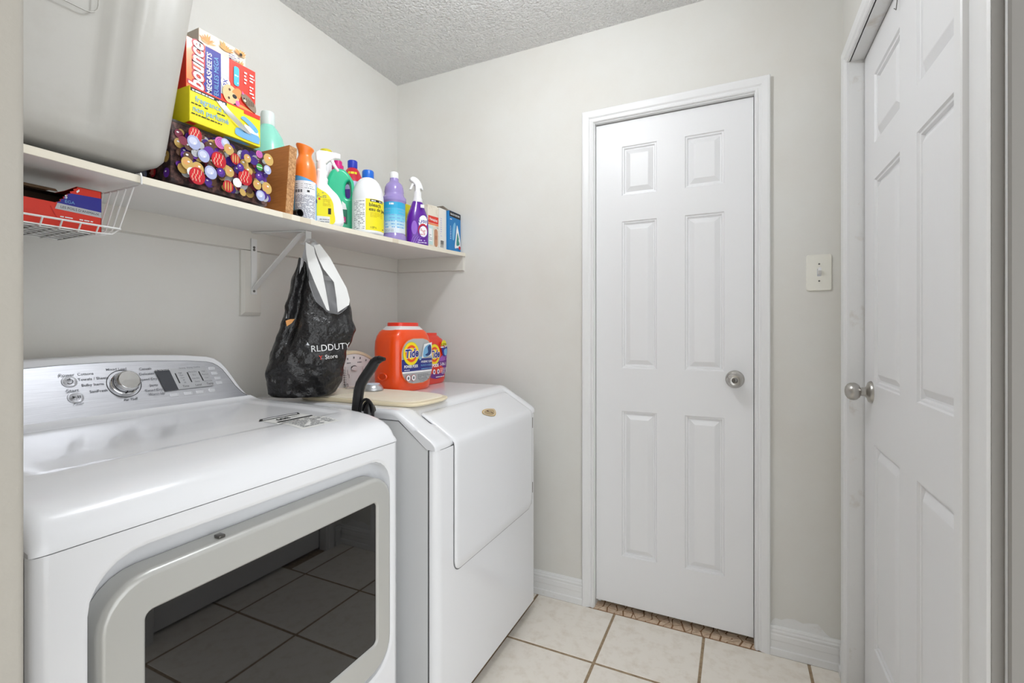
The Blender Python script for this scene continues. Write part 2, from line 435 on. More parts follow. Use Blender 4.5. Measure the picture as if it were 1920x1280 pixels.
MB().tube([(XD-.003, hk.y, 2.056), (XD-.004, hk.y, 2.03), (XD-.008, hk.y-.002, 1.995), (XD-.012, hk.y-.002, 2.0)], .0012, M_STEELD, 6).build('wire_hook', d2, world=True)

# ---- light switch
sw = thing('light_switch', 'white toggle light switch plate on wall between the two doors', 'switch', (.2640, YB, 1.3900))
b = MB(); b.loft([[(u, -d, v) for u, v in rrect(0, 0, w, h, r, 3)] for w, h, r, d in ((.0765, .1285, .006, 0), (.0765, .1285, .006, .003), (.072, .124, .005, .0062))], mat('ivory_plate', (238, 236, 226), .35), True, True)
b.build('plate', sw)
b = MB(); b.loft([[(u, -d, v) for u, v in rrect(0, 0, .0125, .0265, .001, 1)] for d in (.004, .0066)], M_SILVER); b.build('toggle_slot', sw)
b = MB(); b.loft([[(u, -.006-d, v+dz) for u, v in rrect(0, 0, w, h, .001, 2)] for w, h, d, dz in ((.0095, .017, 0, 0), (.0095, .015, .006, .004), (.0085, .011, .017, .011))], M_WHITE); b.build('toggle', sw)
for z in (.030, -.030):
    b = MB(); b.lathe([(.003, 0), (.003, .001), (.001, .0015)], M_STEELD, seg=12); o = b.build('screw', sw); o.rotation_euler = (pi/2, 0, 0); o.location = (0, -.006, z)

# ---- ceiling lamp (above the frame): canopy, short stem and glowing glass globe
LX, LY, LR = -.60, 1.04, .070
cl = thing('ceiling_lamp', 'white glass globe ceiling lamp above the machines', 'lamp', (LX, LY, ZC))
MB().lathe([(.065, 0), (.065, -.012), (.055, -.022), (.014, -.026)], M_WHITEM).build('canopy', cl)
MB().lathe([(.010, -.02), (.010, -.095)], M_WHITEM, seg=16).build('stem', cl)
MB().lathe([(max(.002, LR*sin(pi*k/14)), -.165+LR*cos(pi*k/14)) for k in range(15)], mat('lamp_glass', (246, 250, 255), .4, emit=LAMP_STRENGTH)).build('glass_globe', cl)

# ================================================================== DRYER
DX, DY0, DY1 = -.830, .287, 1.026
dr = thing('dryer', 'white front-loading dryer with smoked glass door window and silver control panel', 'dryer', (-1.2, .6565, 0))
# cabinet side walls and back
MB().box(-1.575, DX-.022, DY0, DY0+.012, .03, .885, M_ENAMEL2).box(-1.575, DX-.022, DY1-.012, DY1, .03, .885, M_ENAMEL2).box(-1.575, -1.56, DY0+.012, DY1-.012, .03, .93, M_ENAMEL2)\
    .box(-1.56, DX-.06, DY0+.012, DY1-.012, .03, .045, M_ENAMEL2).build('cabinet', dr, world=True)
for fx in (-1.5, -.9):
    for fy in (DY0+.05, DY1-.05):
        MB().lathe([(.022, 0), (.022, .008), (.010, .012), (.010, .032)], M_BLACKP, (fx, fy), 16).build('foot', dr, world=True)
# front panel with rounded recess for the door
def rr3(x, y0, y1, z0, z1, r, nc=6): return [(x, u, v) for u, v in rrect((y0+y1)/2, (z0+z1)/2, y1-y0, z1-z0, r, nc)]
HY0, HY1, HZ0, HZ1 = .345, .9985, .300, .853
fp = MB()
fp.loft([rr3(DX-.030, DY0, DY1, .03, .884, .001), rr3(DX-.012, DY0, DY1, .03, .884, .001), rr3(DX-.004, DY0+.004, DY1-.004, .03, .884, .001), rr3(DX, DY0+.016, DY1-.016, .03, .884, .001), rr3(DX, DY0+.018, DY1-.018, .03, .884, .001),
         rr3(DX, HY0-.006, HY1+.006, HZ0-.006, HZ1+.006, .081), rr3(DX, HY0-.004, HY1+.004, HZ0-.004, HZ1+.004, .079), rr3(DX-.004, HY0+.002, HY1-.002, HZ0+.002, HZ1-.002, .074),
         rr3(DX-.034, HY0+.004, HY1-.004, HZ0+.004, HZ1-.004, .072), rr3(DX-.048, HY0+.016, HY1-.016, HZ0+.016, HZ1-.016, .060)], M_ENAMEL, False, True)
fp.build('front_panel', dr, world=True, sharp=50)
# door frame with glass
DXF = DX+.002
dY0, dY1, dZ0, dZ1 = .3565, .9950, .312, .8095
wY0, wY1, wZ0, wZ1 = .4195, .9400, .3865, .7455
dd = MB()
dd.loft([rr3(DX-.046, dY0, dY1, dZ0, dZ1, .070), rr3(DXF-.012, dY0, dY1, dZ0, dZ1, .070), rr3(DXF-.004, dY0+.002, dY1-.002, dZ0+.002, dZ1-.002, .068), rr3(DXF, dY0+.008, dY1-.008, dZ0+.008, dZ1-.008, .063), rr3(DXF, dY0+.010, dY1-.010, dZ0+.010, dZ1-.010, .061),
         rr3(DXF, wY0-.007, wY1+.007, wZ0-.007, wZ1+.007, .018), rr3(DXF, wY0-.005, wY1+.005, wZ0-.005, wZ1+.005, .016), rr3(DXF-.003, wY0-.0015, wY1+.0015, wZ0-.0015, wZ1+.0015, .012), rr3(DXF-.010, wY0, wY1, wZ0, wZ1, .011)], M_PUTTY, False, False)
do = dd.build('door', dr, world=True, sharp=50)
MB().loft([rr3(DXF-.014, wY0-.002, wY1+.002, wZ0-.002, wZ1+.002, .012), rr3(DXF-.0055, wY0-.0008, wY1+.0008, wZ0-.0008, wZ1+.0008, .0115)], M_GLASS, True, True, smooth=False).build('window_glass', do, world=True)
lp = at(412, 1003, X=DX-.018)
MB().rbox(DX-.026, DX-.010, lp.y-.006, lp.y+.006, .8095, .8150, .0015, M_STEELD).build('latch', do, world=True)
# lid: heightfield along a side profile with rounded ends
LP = [(-1.575, .885), (-1.575, .955), (-1.565, .9665), (-1.50, .9668), (-1.42, .9668), (-1.30, .9665), (-1.18, .9655), (-1.08, .9640), (-1.01, .9612), (-.960, .9575), (-.925, .9528), (-.895, .9460), (-.872, .9375), (-.855, .9270), (-.8445, .9150), (-.8375, .9030), (-.8330, .8935), (-.8310, .8880), (-.8310, .8852)]
def heightfield(prof, y0, y1, R, ys, depth, m, under=()):
    n = len(prof); nrm = []
    for i in range(n):
        a, b_ = prof[max(i-1, 0)], prof[min(i+1, n-1)]; t = Vector((b_[0]-a[0], b_[1]-a[1])).normalized(); nrm.append((-t.y, t.x))
    st = [(y0+R*(1-cos(a)), R*(1-sin(a))) for a in [pi/2*k/6 for k in range(6)]]
    st += [(y0+R+(y1-y0-2*R)*k/ys, 0) for k in range(ys+1)]
    st += [(y1-R*(1-cos(a)), R*(1-sin(a))) for a in [pi/2*k/6 for k in range(5, -1, -1)]]
    V = []
    for y, drop in st:
        for (px, pz), (nx, nz) in zip(prof, nrm):
            d = depth(px, y)+drop
            k = 1. if pz > .9 else .35
            V.append((px-nx*d*k, y, max(pz-nz*d*k, prof[0][1]*.0+.8)))
    F = [(i*n+j, i*n+j+1, (i+1)*n+j+1, (i+1)*n+j) for i in range(len(st)-1) for j in range(n-1)]
    b = MB().add(V, F, m, True)
    for e in (0, len(st)-1):
        Q = [V[e*n+j] for j in range(n)]+[(x, V[e*n][1], z) for x, z in under]
        b.add(Q, [list(range(len(Q)))], m, False)
    return b
def ldep(x, y):
    e = min(smooth01((y-.345)/.016), smooth01((.972-y)/.016), smooth01((-.985-x)/.02))
    return .0035*e
fine = []
LPf = []
for a, b_ in zip(LP, LP[1:]):
    k = 1 if abs(a[0]-b_[0]) < .05 else 6
    LPf += [(a[0]+(b_[0]-a[0])*i/k, a[1]+(b_[1]-a[1])*i/k) for i in range(k)]
LPf.append(LP[-1])
lid = heightfield(LPf, DY0-.001, DY1+.001, .020, 60, ldep, M_ENAMEL).build('lid', dr, world=True, sharp=60)
# energy label on the lid
pr = Print(lambda u, v, l: (-1.0-v-dr.location.x, u-dr.location.y, interp(-1.0-v, LPf[3:])-ldep(-1.0-v, u)+.0002+l), .00025)
pr.rect(.790, -.078, .908, .083, mat('cream_sticker', (240, 240, 237), .25), 2, 24)
pr.poly([(.782, .062), (.800, .083), (.914, .083), (.902, .060)], M_BLACK).poly([(.797, .068), (.802, .075), (.904, .075), (.900, .068)], M_WPRINT)
pr.text('608', .835, .042, .024, M_BLACK, sx=1.1, bold=.02).text('kWh', .872, .043, .011, M_BLACK)
pr.rect(.800, .014, .905, .022, M_BLACK, 1, 4).lines(.800, -.010, .900, .010, 2, M_GREYT).lines(.800, -.07, .900, -.015, 6, M_GREYT, .35)
pr.build('energy_label', lid.parent)
# console: white housing with flared ends, brushed panel inset
CP0, CP1 = Vector((-1.4215, 0, .9645)), Vector((-1.4975, 0, 1.1215))
cv = (CP1-CP0).normalized(); cn = Vector((cv.z, 0, -cv.x)); CL = (CP1-CP0).length
def cpt(u, v, o): return CP0+Vector((0, u, 0))+cv*v+cn*o            # u = world Y, v up the slope
half = [(.3745, .0), (.352, .018), (.338, .044), (.325, .080), (.313, .112), (.300, .134), (.284, .148), (.262, .1555), (.20, .163), (.10, .1690), (0, .1712)]
YM = .6565
out = [(YM+u, v) for u, v in half]+[(YM-u, v) for u, v in half[-2::-1]]
b = MB(); n = len(out)
R = []
for o, ins in ((-.002, 0.), (.0, .004)):
    R.append([cpt(YM+(u-YM)*(1-ins*2.2), v-(ins if v > .01 else 0), o) for u, v in out])
bk = [Vector((max(-1.578, p.x-.17), p.y, p.z)) for p in R[0]]
mid = [Vector((-1.53, p.y, p.z)) if p.x > -1.53 else p for p in R[0]]
b.loft([bk, R[0], R[1]], M_ENAMEL, True, True, smooth=True)
# concave skirt from lid up to the console
sk = []
for o, v in ((.034, -.0178), (.023, -.0108), (.014, -.0040), (.0085, .0020), (.0058, .0075), (.0050, .0105), (.0002, .0115)):
    sk.append([cpt(YM+u*(1.012 if u else 1)*(1-.03*max(0, v)/.012), v, o) for u in [-.366+.732*k/24 for k in range(25)]])
con = b.build('console', dr, world=True, sharp=60)
MB().loft(sk, M_ENAMEL, False, False, True, closed=False).build('console_skirt', con, world=True, recalc=False)
inn = [(YM+u, v) for u, v in [(.349, .0105), (.334, .024), (.319, .048), (.306, .080), (.294, .106), (.283, .1195), (.270, .1290), (.252, .1350), (.20, .1415), (.10, .1475), (0, .1495)]]
inn = inn+[(2*YM-u, v) for u, v in inn[-2::-1]]
MB().loft([[cpt(u, v, .0035) for u, v in [(YM+(u-YM)*1.006, v+.0014 if v > .01 else v) for u, v in inn]], [cpt(u, v, .0043) for u, v in [(YM+(u-YM)*1.006, v+.0014 if v > .01 else v) for u, v in inn]]], M_SEAM, False, True, False).build('panel_seam', con, world=True)
cpn = MB().loft([[cpt(u, v, .003) for u, v in inn], [cpt(u, v, .0052) for u, v in inn]], M_BRUSH, False, True, False).build('control_panel', con, world=True)
def onp(px, py):
    p = plane_at(px, py, CP0+cn*.0052, cn); return p.y, (p-CP0).dot(cv)
pb = Print(lambda u, v, l: cpt(u, v, .0052+l)-dr.location, .0002)
def ct(s_, px, py, size, m=M_GREYT, **k): u, v = onp(px, py); pb.text(s_, u, v, size, m, **k)
for s_, x, y in (('Mixed Load', 218, 692), ('Cottons', 160, 701), ('Towels / Sheets', 175, 710), ('Bulky Items', 174, 721), ('SaniFresh', 185, 733), ('Air Fluff', 245, 748.5),
                 ('Casuals', 272, 691.5), ('Delicates', 274.5, 701), ('Speed Dry', 278, 711), ('Jeans', 288, 722), ('Timed Dry', 288, 731.5), ('Warm Up', 293.5, 738.5)):
    ct(s_, x, y, .0098, bold=.008)
ct('Power', 124, 704, .0115, bold=.008); ct('Start', 135.5, 733, .0125, bold=.008); ct('Pause', 147, 757, .0085)
# dial ring, display, scale lines
ku, kv = onp(233, 719)
u0, v0 = onp(303, 733); uu, vv = onp(290, 695)
def quad(pts, m): pb.poly([onp(*p) for p in pts], m)
quad([(332, 731), (401, 723), (383, 687.5), (316, 692)], M_PANELGREY)
quad([(309, 734), (334, 731), (315.5, 692.5), (288.5, 694.5)], M_DISPLAY)
for (a, c) in (((327, 700.5), (336, 719)), ((349.5, 698.5), (358.5, 717)), ((371, 697), (380, 714.5))):
    (ua, va), (ub, vb) = onp(*a), onp(*c); w = .0016
    pb.poly([(ua-w, va), (ua+w, va), (ub+w, vb), (ub-w, vb)], M_BLACK)
for base_, words in (((336, 700), ('High', 'Med', 'Low', '30', '20')), ((359, 698), ('More Dry', 'Dry', 'Less Dry', 'Damp')), ((379, 697), ('High', 'Medium', 'Low', 'Extra Low'))):
    for i, w_ in enumerate(words): ct(w_, base_[0]+i*2.3*(4/(len(words)-1)), base_[1]+i*4.5*(4/(len(words)-1)), .0058)
ct('Sensing', 339, 691.5, .0058); ct('Drying', 353, 690.5, .0058); ct('Cooling', 366, 689.5, .0058)
ct('Est. Time Remaining', 302, 695.5, .0046, m=M_WPRINT)
for s_, x, y in (('Time', 346, 725.5), ('Level', 369.5, 723), ('Temp', 391, 720.5)): ct(s_, x, y, .0085, m=M_BLACK)
tag(pb.build('panel_print', dr), kind='stuff')
def button(px, py, w, h, r, hi=.0018, m=M_BRUSH, name='button', txt=None, ts=.006):
    u, v = onp(px, py)
    o = MB().loft([[cpt(a, c, d) for a, c in rrect(u, v, w*k, h*k, r*k, 4)] for k, d in ((1.05, .005), (1.0, .0052+hi), (.86, .0056+hi), (.8, .0050+hi))], m, False, True).build(name, con, world=True)
    if txt:
        p = Print(lambda a, c, l: cpt(a, c, .0056+hi+l)-dr.location, .0002); p.text(txt, u, v, ts, M_BLACK)
        p.build('button_print', dr)
button(130, 716, .0305, .0265, .0130)
button(142, 745.5, .0320, .0270, .0132)
pp = Print(lambda a, c, l: cpt(a, c, .0072+l)-dr.location, .0002)
u, v = onp(130, 716)
for k in range(14):
    a = radians(-60)+radians(300)*k/14; a2 = radians(-60)+radians(300)*(k+1)/14
    pp.poly([(u+.005*sin(a), v-.005*cos(a+pi)*-1), (u+.0062*sin(a), v+.0062*-cos(a)), (u+.0062*sin(a2), v-.0062*cos(a2)), (u+.005*sin(a2), v-.005*cos(a2))], M_BLACK)
pp.rect(u-.0007, v+.001, u+.0007, v+.0075, M_BLACK)
u, v = onp(142, 745.5)
pp.poly([(u-.008, v-.0035), (u-.001, v), (u-.008, v+.0035)], M_BLACK).rect(u+.002, v-.0035, u+.0036, v+.0035, M_BLACK).rect(u+.0056, v-.0035, u+.0072, v+.0035, M_BLACK)
tag(pp.build('button_symbols', dr), kind='stuff')
for x, y, w, h in ((397, 690.5, .019, .010), (402, 699.5, .019, .010), (408, 708.5, .019, .010), (411, 717, .019, .010), (326.5, 740, .024, .010), (352.5, 737, .024, .010), (375, 734.5, .022, .010)):
    button(x, y, w, h, .0025, .0010, mat('button_white', (212, 213, 217), .35, .3))
button(397, 731, .020, .012, .0055, .0010, mat('button_white', (212, 213, 217), .35, .3))
# dial
dial = MB(); K = []
for r, o in ((.0385, .0052), (.0390, .0062), (.0376, .0064), (.0373, .0058)):
    K.append([cpt(ku+r*cos(a), kv+r*sin(a), o) for a in [2*pi*i/40 for i in range(40)]])
dial.loft(K, M_BLACK, False, False).build('dial_ring', con, world=True)
kn = MB(); K = []
for r, o in ((.0310, .006), (.0310, .009), (.0292, .010), (.0285, .024), (.0275, .028), (.0252, .0325), (.0235, .0335), (.0230, .0330), (.0005, .0332)):
    K.append([cpt(ku+r*cos(a), kv+r*sin(a), o) for a in [2*pi*i/48 for i in range(48)]])
kn.loft(K, M_CHROME, False, True)
kno = kn.build('dial_knob', con, world=True)
g = MB()
g.loft([[cpt(ku+r*cos(a), kv+r*sin(a), o) for a in [2*pi*i/48 for i in range(48)]] for r, o in ((.0292, .0165), (.0296, .0172), (.0292, .0180))], M_BLACK, False, False)
for k in range(3):
    a = radians(-100+28*k)
    g.loft([[cpt(ku+.0288*cos(a+da)+.001*cos(a), kv+.0288*sin(a+da)+.001*sin(a), o) for da, o in ((-.05, .011), (.05, .011), (.05, .023), (-.05, .023))],
            [cpt(ku+.0302*cos(a+da), kv+.0302*sin(a+da), o) for da, o in ((-.05, .011), (.05, .011), (.05, .023), (-.05, .023))]], M_BLACK, True, True, False)
g.build('dial_marks', con, world=True)

# ================================================================== WASHER
WX, WY0, WY1, WZ = -.775, 1.127, 1.8625, .946
wa = thing('washing_machine', 'white washing machine with sloped front door beside the dryer', 'washer', (-1.15, 1.495, 0))
side = [(-1.555, .045), (-.806, .045), (-.806, .843), (-.906, .918), (-1.555, .918)]
for y in (WY0, WY1-.012):
    MB().prism(side, lambda p, q, t: (p, t, q), y, y+.012, M_ENAMEL2).build('side_panel', wa, world=True)
MB().box(-1.555, -1.545, WY0+.012, WY1-.012, .045, .918, M_ENAMEL2).box(-1.545, -.84, WY0+.012, WY1-.012, .045, .055, M_ENAMEL2).build('cabinet', wa, world=True)
for fx in (-1.48, -.85):
    for fy in (WY0+.05, WY1-.05):
        MB().lathe([(.022, 0), (.022, .010), (.010, .014), (.010, .046)], M_BLACKP, (fx, fy), 16).build('foot', wa, world=True)
# front panel, rounded at the vertical corners, with pocket for the door
dWY0, dWY1, dWZ0 = 1.2190, 1.8130, .452
fr = []
a_ = [(WX-.029, WY0+.001)]+[(WX-.028+.028*sin(t), WY0+.031-.030*cos(t)) for t in [pi/2*k/6 for k in range(7)]]
a_ += [(WX-.022+.022*cos(t), WY1-.024+.022*sin(t)) for t in [pi/2*k/6 for k in range(7)]]
b = MB(); zz = [.046, .05, .40, .8365, .8375]
b.add([(x, y, z) for z in zz for x, y in a_], [(k*len(a_)+i, k*len(a_)+i+1, (k+1)*len(a_)+i+1, (k+1)*len(a_)+i) for k in range(len(zz)-1) for i in range(len(a_)-1)], M_ENAMEL, True)
b.add([(x, y, .046) for x, y in a_], [list(range(len(a_)))], M_ENAMEL)
b.build('front_panel', wa, world=True, recalc=False)
MB().box(WX-.030, WX-.026, WY0+.0005, WY0+.004, .046, .842, M_SEAM).build('seam', wa, world=True)
# top: flat deck folding down to the front, recessed where the door sits
TPp = [(-1.555, .920), (-1.555, .940), (-1.548, .946)]+[(-1.548+(.600)*k/10, .946) for k in range(1, 11)]
TPp += [(-.934, .9455), (-.922, .9430), (-.910, .9375)]+[(-.910+.118*k/14, .9375-.0715*k/14) for k in range(1, 15)]+[(-.784, .8595), (-.778, .853), (-.7755, .846), (-.7755, .8385)]
def wdep(x, y):
    e = min(smooth01((y-1.196)/.020), smooth01((1.8285-y)/.014), smooth01((x+.9075)/.020))
    return .0125*e
heightfield(TPp, WY0-.002, WY1+.001, .014, 70, wdep, M_ENAMEL, [(-.8085, .8405), (-.9085, .9165), (-1.553, .9165)]).build('top', wa, world=True, sharp=60)
# seam line under the top at the left side
sl = [(-1.55, .9165), (-.9095, .9165), (-.8085, .8420), (-.8085, .8390), (-.9105, .9140), (-1.55, .9140)]
MB().prism(sl, lambda p, q, t: (p, t, q), WY0-.0012, WY0+.003, M_SEAM).build('seam', wa, world=True)
# door: slope, rounded nose, vertical face, rounded lower corners
prof = [(-.8975, .9235), (-.8920, .9245)]+[(-.8920+.1085*k/6, .9245-.0640*k/6) for k in range(1, 7)]+[(-.7765, .8555), (-.7705, .8490), (-.7672, .8400), (-.7660, .8290)]
cum = []
V = []; NS = 40
ys = [dWY0, dWY0+.001, dWY0+.004, dWY0+.009]+[dWY0+.009+(dWY1-dWY0-.018)*k/NS for k in range(1, NS)]+[dWY1-.009, dWY1-.004, dWY1-.001, dWY1]
vert = [(-.7660, .8290+(dWZ0-.8290)*k/20) for k in range(1, 21)]
pf = prof+vert; n = len(pf)
RC = .032
for y in ys:
    e = min(y-dWY0, dWY1-y); rim = .007-.007*sqrt(max(0, 1-(1-min(e, .009)/.009)**2))
    for i, (x, z) in enumerate(pf):
        zmin = dWZ0
        if e < RC: zmin = dWZ0+RC-sqrt(RC*RC-(RC-e)**2)
        z2 = max(z, zmin); eb = z2-zmin; rb = 0
        if z < .83 and eb < .008: rb = .006*(1-eb/.008)
        a, c = pf[max(i-1, 0)], pf[min(i+1, n-1)]; t = Vector((c[0]-a[0], c[1]-a[1])).normalized()
        V.append((x+t.y*max(rim, rb), y, z2-t.x*max(rim, rb)))
F = [(i*n+j, i*n+j+1, (i+1)*n+j+1, (i+1)*n+j) for i in range(len(ys)-1) for j in range(n-1)]
wd = MB().add(V, F, M_ENAMEL, True).build('door', wa, world=True, sharp=70)
# thin dark shut line round the door on the front face
sh = MB()
def strip(P_, w, x):
    for a, c in zip(P_, P_[1:]):
        d = Vector((c[0]-a[0], c[1]-a[1])).normalized()*w; nn = Vector((-d.y, d.x))
        sh.add([(x, a[0]+nn.x, a[1]+nn.y), (x, c[0]+nn.x, c[1]+nn.y), (x, c[0]-nn.x, c[1]-nn.y), (x, a[0]-nn.x, a[1]-nn.y)], [(0, 1, 2, 3)], M_SEAM)
g_ = .0022
loop = [(dWY0-g_, .845), (dWY0-g_, dWZ0+RC)]+[(dWY0+RC-(RC+g_)*cos(t), dWZ0+RC-(RC+g_)*sin(t)) for t in [pi/2*k/6 for k in range(1, 7)]]
loop += [(dWY1-RC+(RC+g_)*sin(t), dWZ0+RC-(RC+g_)*cos(t)) for t in [pi/2*k/6 for k in range(0, 7)]]+[(dWY1+g_, .845)]
strip(loop, .0012, WX+.0008)
sh.build('shut_line', wa, world=True, recalc=False)
for z in (.800, .530):
    MB().rbox(WX-.002, WX+.006, dWY1+.001, dWY1+.0075, z-.022, z+.022, .001, M_STEELD, 1).build('hinge', wa, world=True)
# gold shield badge on the sloping part of the door
bs = Vector((.1085, 0, -.0640)).normalized(); bn = Vector((.0640, 0, .1085)).normalized()
b0 = Vector((-.8920, 1.535, .9245))+bs*.083
bp = Print(lambda u, v, l: b0+Vector((0, u, 0))-bs*v+bn*(.0012+l)-wa.location, .0003)
outl = spline([(-.047, .004), (-.030, .018), (0, .021), (.030, .016), (.047, .008), (.030, -.010), (0, -.022), (-.030, -.014)], 4)
bp.poly(outl, M_GOLD).poly([(u*.86, v*.82) for u, v in outl], M_WPRINT).poly([(u*.80, v*.76) for u, v in outl], mat('bronze_badge', (186, 162, 120), .4, .2))
bp.poly(spline([(-.012, .010), (-.002, .012), (.007, .004), (.010, -.010), (.004, -.009), (.0, -.001), (-.008, .004)], 3), M_BROWN).poly([(-.004, .008), (.003, .006), (.006, -.004), (.002, .0)], M_CREAM)
bp.build('badge', wa)

# ================================================================== SHELF
SXF = -1.193
def sh_front(Y): return interp(Y, [(.18, 1.533), (.40, 1.5312), (.59, 1.528), (.87, 1.5285), (1.15, 1.5315), (1.374, 1.5375), (1.70, 1.549), (1.982, 1.562)])
def sh_back(Y): return 1.552+(Y-.4)/1.582*.020
def shz(X, Y): a = (X-XL)/(SXF-XL); return sh_back(Y)*(1-a)+sh_front(Y)*a
TS = .0165
ws = thing('wall_shelf', 'long white wall shelf with cream front edge above the machines', 'shelf', (-1.40, 1.08, 1.50))
b = MB(); YS = [.1805+(YB-.1815)*k/24 for k in range(25)]
R = []
for y in YS:
    zb, zf = sh_back(y), sh_front(y)
    R.append([(XL+.001, y, zb), (SXF-.0015, y, zf), (SXF-.0015, y, zf-TS), (XL+.001, y, zb-TS)])
b.loft(R, M_SHELF, True, True, smooth=False).build('board', ws, world=True)
def edge_piece(y0, y1, m, name, ex=.0):
    n = max(2, int((y1-y0)/.07)); R = []
    for k in range(n+1):
        y = y0+(y1-y0)*k/n; zf = sh_front(y)
        R.append([(SXF-.0015, y, zf+.0003), (SXF+ex, y, zf-.0004), (SXF+ex, y, zf-TS+.0004), (SXF-.0015, y, zf-TS-.0003)])
    MB().loft(R, m, True, True, smooth=False).build(name, ws, world=True)
edge_piece(.1805, YB-.002, M_EDGE, 'edge_band')
edge_piece(.955, .985, M_EDGE2, 'edge_tape', .0006); edge_piece(1.015, 1.055, M_EDGE2, 'edge_tape', .0006); edge_piece(1.44, 1.475, M_EDGE2, 'edge_tape', .0006)
# cleats under the shelf
ck = [(0, 0), (.018, .004), (.018, .068), (0, .068)]
R = []
for y in YS[:-1]+[YB-.0185]:
    zb = sh_back(y)-TS; R.append([(XL, y, zb-.0715), (XL+.017, y, zb-.068), (XL+.018, y, zb-.001), (XL, y, zb-.001)])
MB().loft(R, M_CLEAT, True, True, smooth=False).build('cleat', ws, world=True)
R = []
for k in range(9):
    x = XL+.018+(SXF+.006-XL-.018-.012)*k/8; zt = shz(x, YB)-TS-.001
    R.append([(x, YB, zt-.070), (x, YB-.016, zt-.067), (x, YB-.018, zt), (x, YB, zt)])
MB().loft(R, M_CLEAT, True, True, smooth=False).build('cleat', ws, world=True)
# upright support block
u0, v0, u1, v1 = 1.108, 1.2395, 1.1835, 1.4735
MB().loft([[(XL, u, v) for u, v in ((u0, v0), (u1, v0), (u1, v1), (u0, v1))], [(XL+.010, u, v) for u, v in ((u0, v0), (u1, v0), (u1, v1), (u0, v1))], [(XL+.019, u, v) for u, v in ((u0+.010, v0+.012), (u1-.004, v0+.012), (u1-.004, v1), (u0+.010, v1))]], M_CLEAT, smooth=False).build('support_block', ws, world=True)
# metal bracket with rod hook
BY = 1.1500
br = MB()
def bar(P_, w, t, m=M_WHITEM):                          # flat bar in the XZ plane of the bracket
    b = MB(); n = len(P_); R = []
    for i, (x, z) in enumerate(P_):
        a, c = P_[max(0, i-1)], P_[min(n-1, i+1)]; d = Vector((c[0]-a[0], c[1]-a[1])).normalized(); nx, nz = -d.y*t/2, d.x*t/2
        R.append([(x+nx, BY-w/2, z+nz), (x+nx, BY+w/2, z+nz), (x-nx, BY+w/2, z-nz), (x-nx, BY-w/2, z-nz)])
    return b.loft(R, m, True, True, smooth=False)
wx = XL+.0215
arm = bar([(wx, 1.3160), (wx, 1.5180)], .022, .004).build('bracket', ws, world=True)
zt = lambda x: shz(x, BY)-TS-.003
bar([(wx, zt(wx)), (-1.45, zt(-1.45)), (-1.318, zt(-1.318))], .022, .004).build('bracket_arm', arm, world=True)
bar([(-1.585, 1.3355), (-1.568, 1.352), (-1.350, zt(-1.35)-.010), (-1.326, zt(-1.326)-.004)], .020, .0045).build('bracket_brace', arm, world=True)
for z in (1.487, 1.478, 1.328):
    o = MB().lathe([(.0045, 0), (.0045, .0016), (.002, .0024)], M_STEELD, seg=12).build('screw', arm, world=False); o.rotation_euler = (0, pi/2, 0)
    o.location = Vector((wx+.002, BY-.001, z))-ws.location
hkx = -1.312
bar([(hkx, zt(hkx)+.001), (hkx, 1.497), (hkx-.006, 1.486), (hkx-.018, 1.478), (hkx-.030, 1.481)], .020, .0035).build('rod_hook', arm, world=True)
o = MB(); o.lathe([(.002, -.013), (.008, -.0115), (.0125, -.005), (.0135, 0), (.0125, .006), (.008, .011), (.002, .013)], M_WHITE, seg=20)
o = o.build('hook_cap', arm); o.rotation_euler = (0, pi/2, 0); o.location = Vector((hkx+.014, BY+.014, 1.4745))-ws.location

# ================================================================== THINGS ON THE SHELF
def rbox_part(parent, name, w, d, h, m, r=.002):        # local: depth along x (front at +d/2), width along y
    return MB().rbox(-d/2, d/2, -w/2, w/2, 0, h, r, m, 1).build(name, parent)
# ---- grey storage bin, overhanging at the left
bn = thing('storage_bin', 'large grey plastic storage bin at the left end of the shelf', 'bin', (-1.365, .432, 1.551))
def bin_ring(z, w, d, r, rib=0., cx=0.):
    P_ = rrect(0, 0, d, w, r, 8); Q = []
    for x, y in P_: Q.append((x+cx, y, z))
    return Q
def bin_ring2(z, x0, x1, y0, y1, r, rib):
    """ring with shallow vertical ribs pressed in the long faces"""
    Q = []; N = 30
    def addp(x, y): Q.append((x, y, z))
    for k in range(N+1):                                 # front face, y from y0 to y1
        y = y0+r+(y1-y0-2*r)*k/N; f = (y-y0)/(y1-y0)
        dd_ = rib*(smooth01((f-.28)/.05)*smooth01((.66-f)/.05))
        dd_ += -rib*.9*smooth01((f-.70)/.03)*smooth01((.80-f)/.03)
        addp(x1-dd_, y)
    for k in range(1, 9): a = pi/2*k/8; addp(x1-r+r*cos(a), y1-r+r*sin(a))
    for k in range(1, 9): a = pi/2+pi/2*k/8; addp(x0+r+r*cos(a), y1-r+r*sin(a))
    for k in range(1, 9): a = pi+pi/2*k/8; addp(x0+r+r*cos(a), y0+r+r*sin(a))
    for k in range(1, 8): a = 1.5*pi+pi/2*k/8; addp(x1-r+r*cos(a), y0+r+r*sin(a))
    return Q
b = MB()
b.loft([bin_ring2(-.002, -.15, .160, -.175, .165, .02, 0), bin_ring2(.002, -.155, .172, -.185, .178, .03, 0), bin_ring2(.012, -.172, .186, -.192, .205, .045, 0), bin_ring2(.026, -.178, .193, -.196, .2175, .055, 0), bin_ring2(.05, -.182, .198, -.198, .2215, .060, .004),
        bin_ring2(.075, -.184, .201, -.199, .2245, .060, .010), bin_ring2(.25, -.197, .215, -.206, .245, .062, .012), bin_ring2(.52, -.219, .238, -.218, .277, .066, .012)], M_BIN, True, False)
b.build('bin_body', bn, sharp=60)
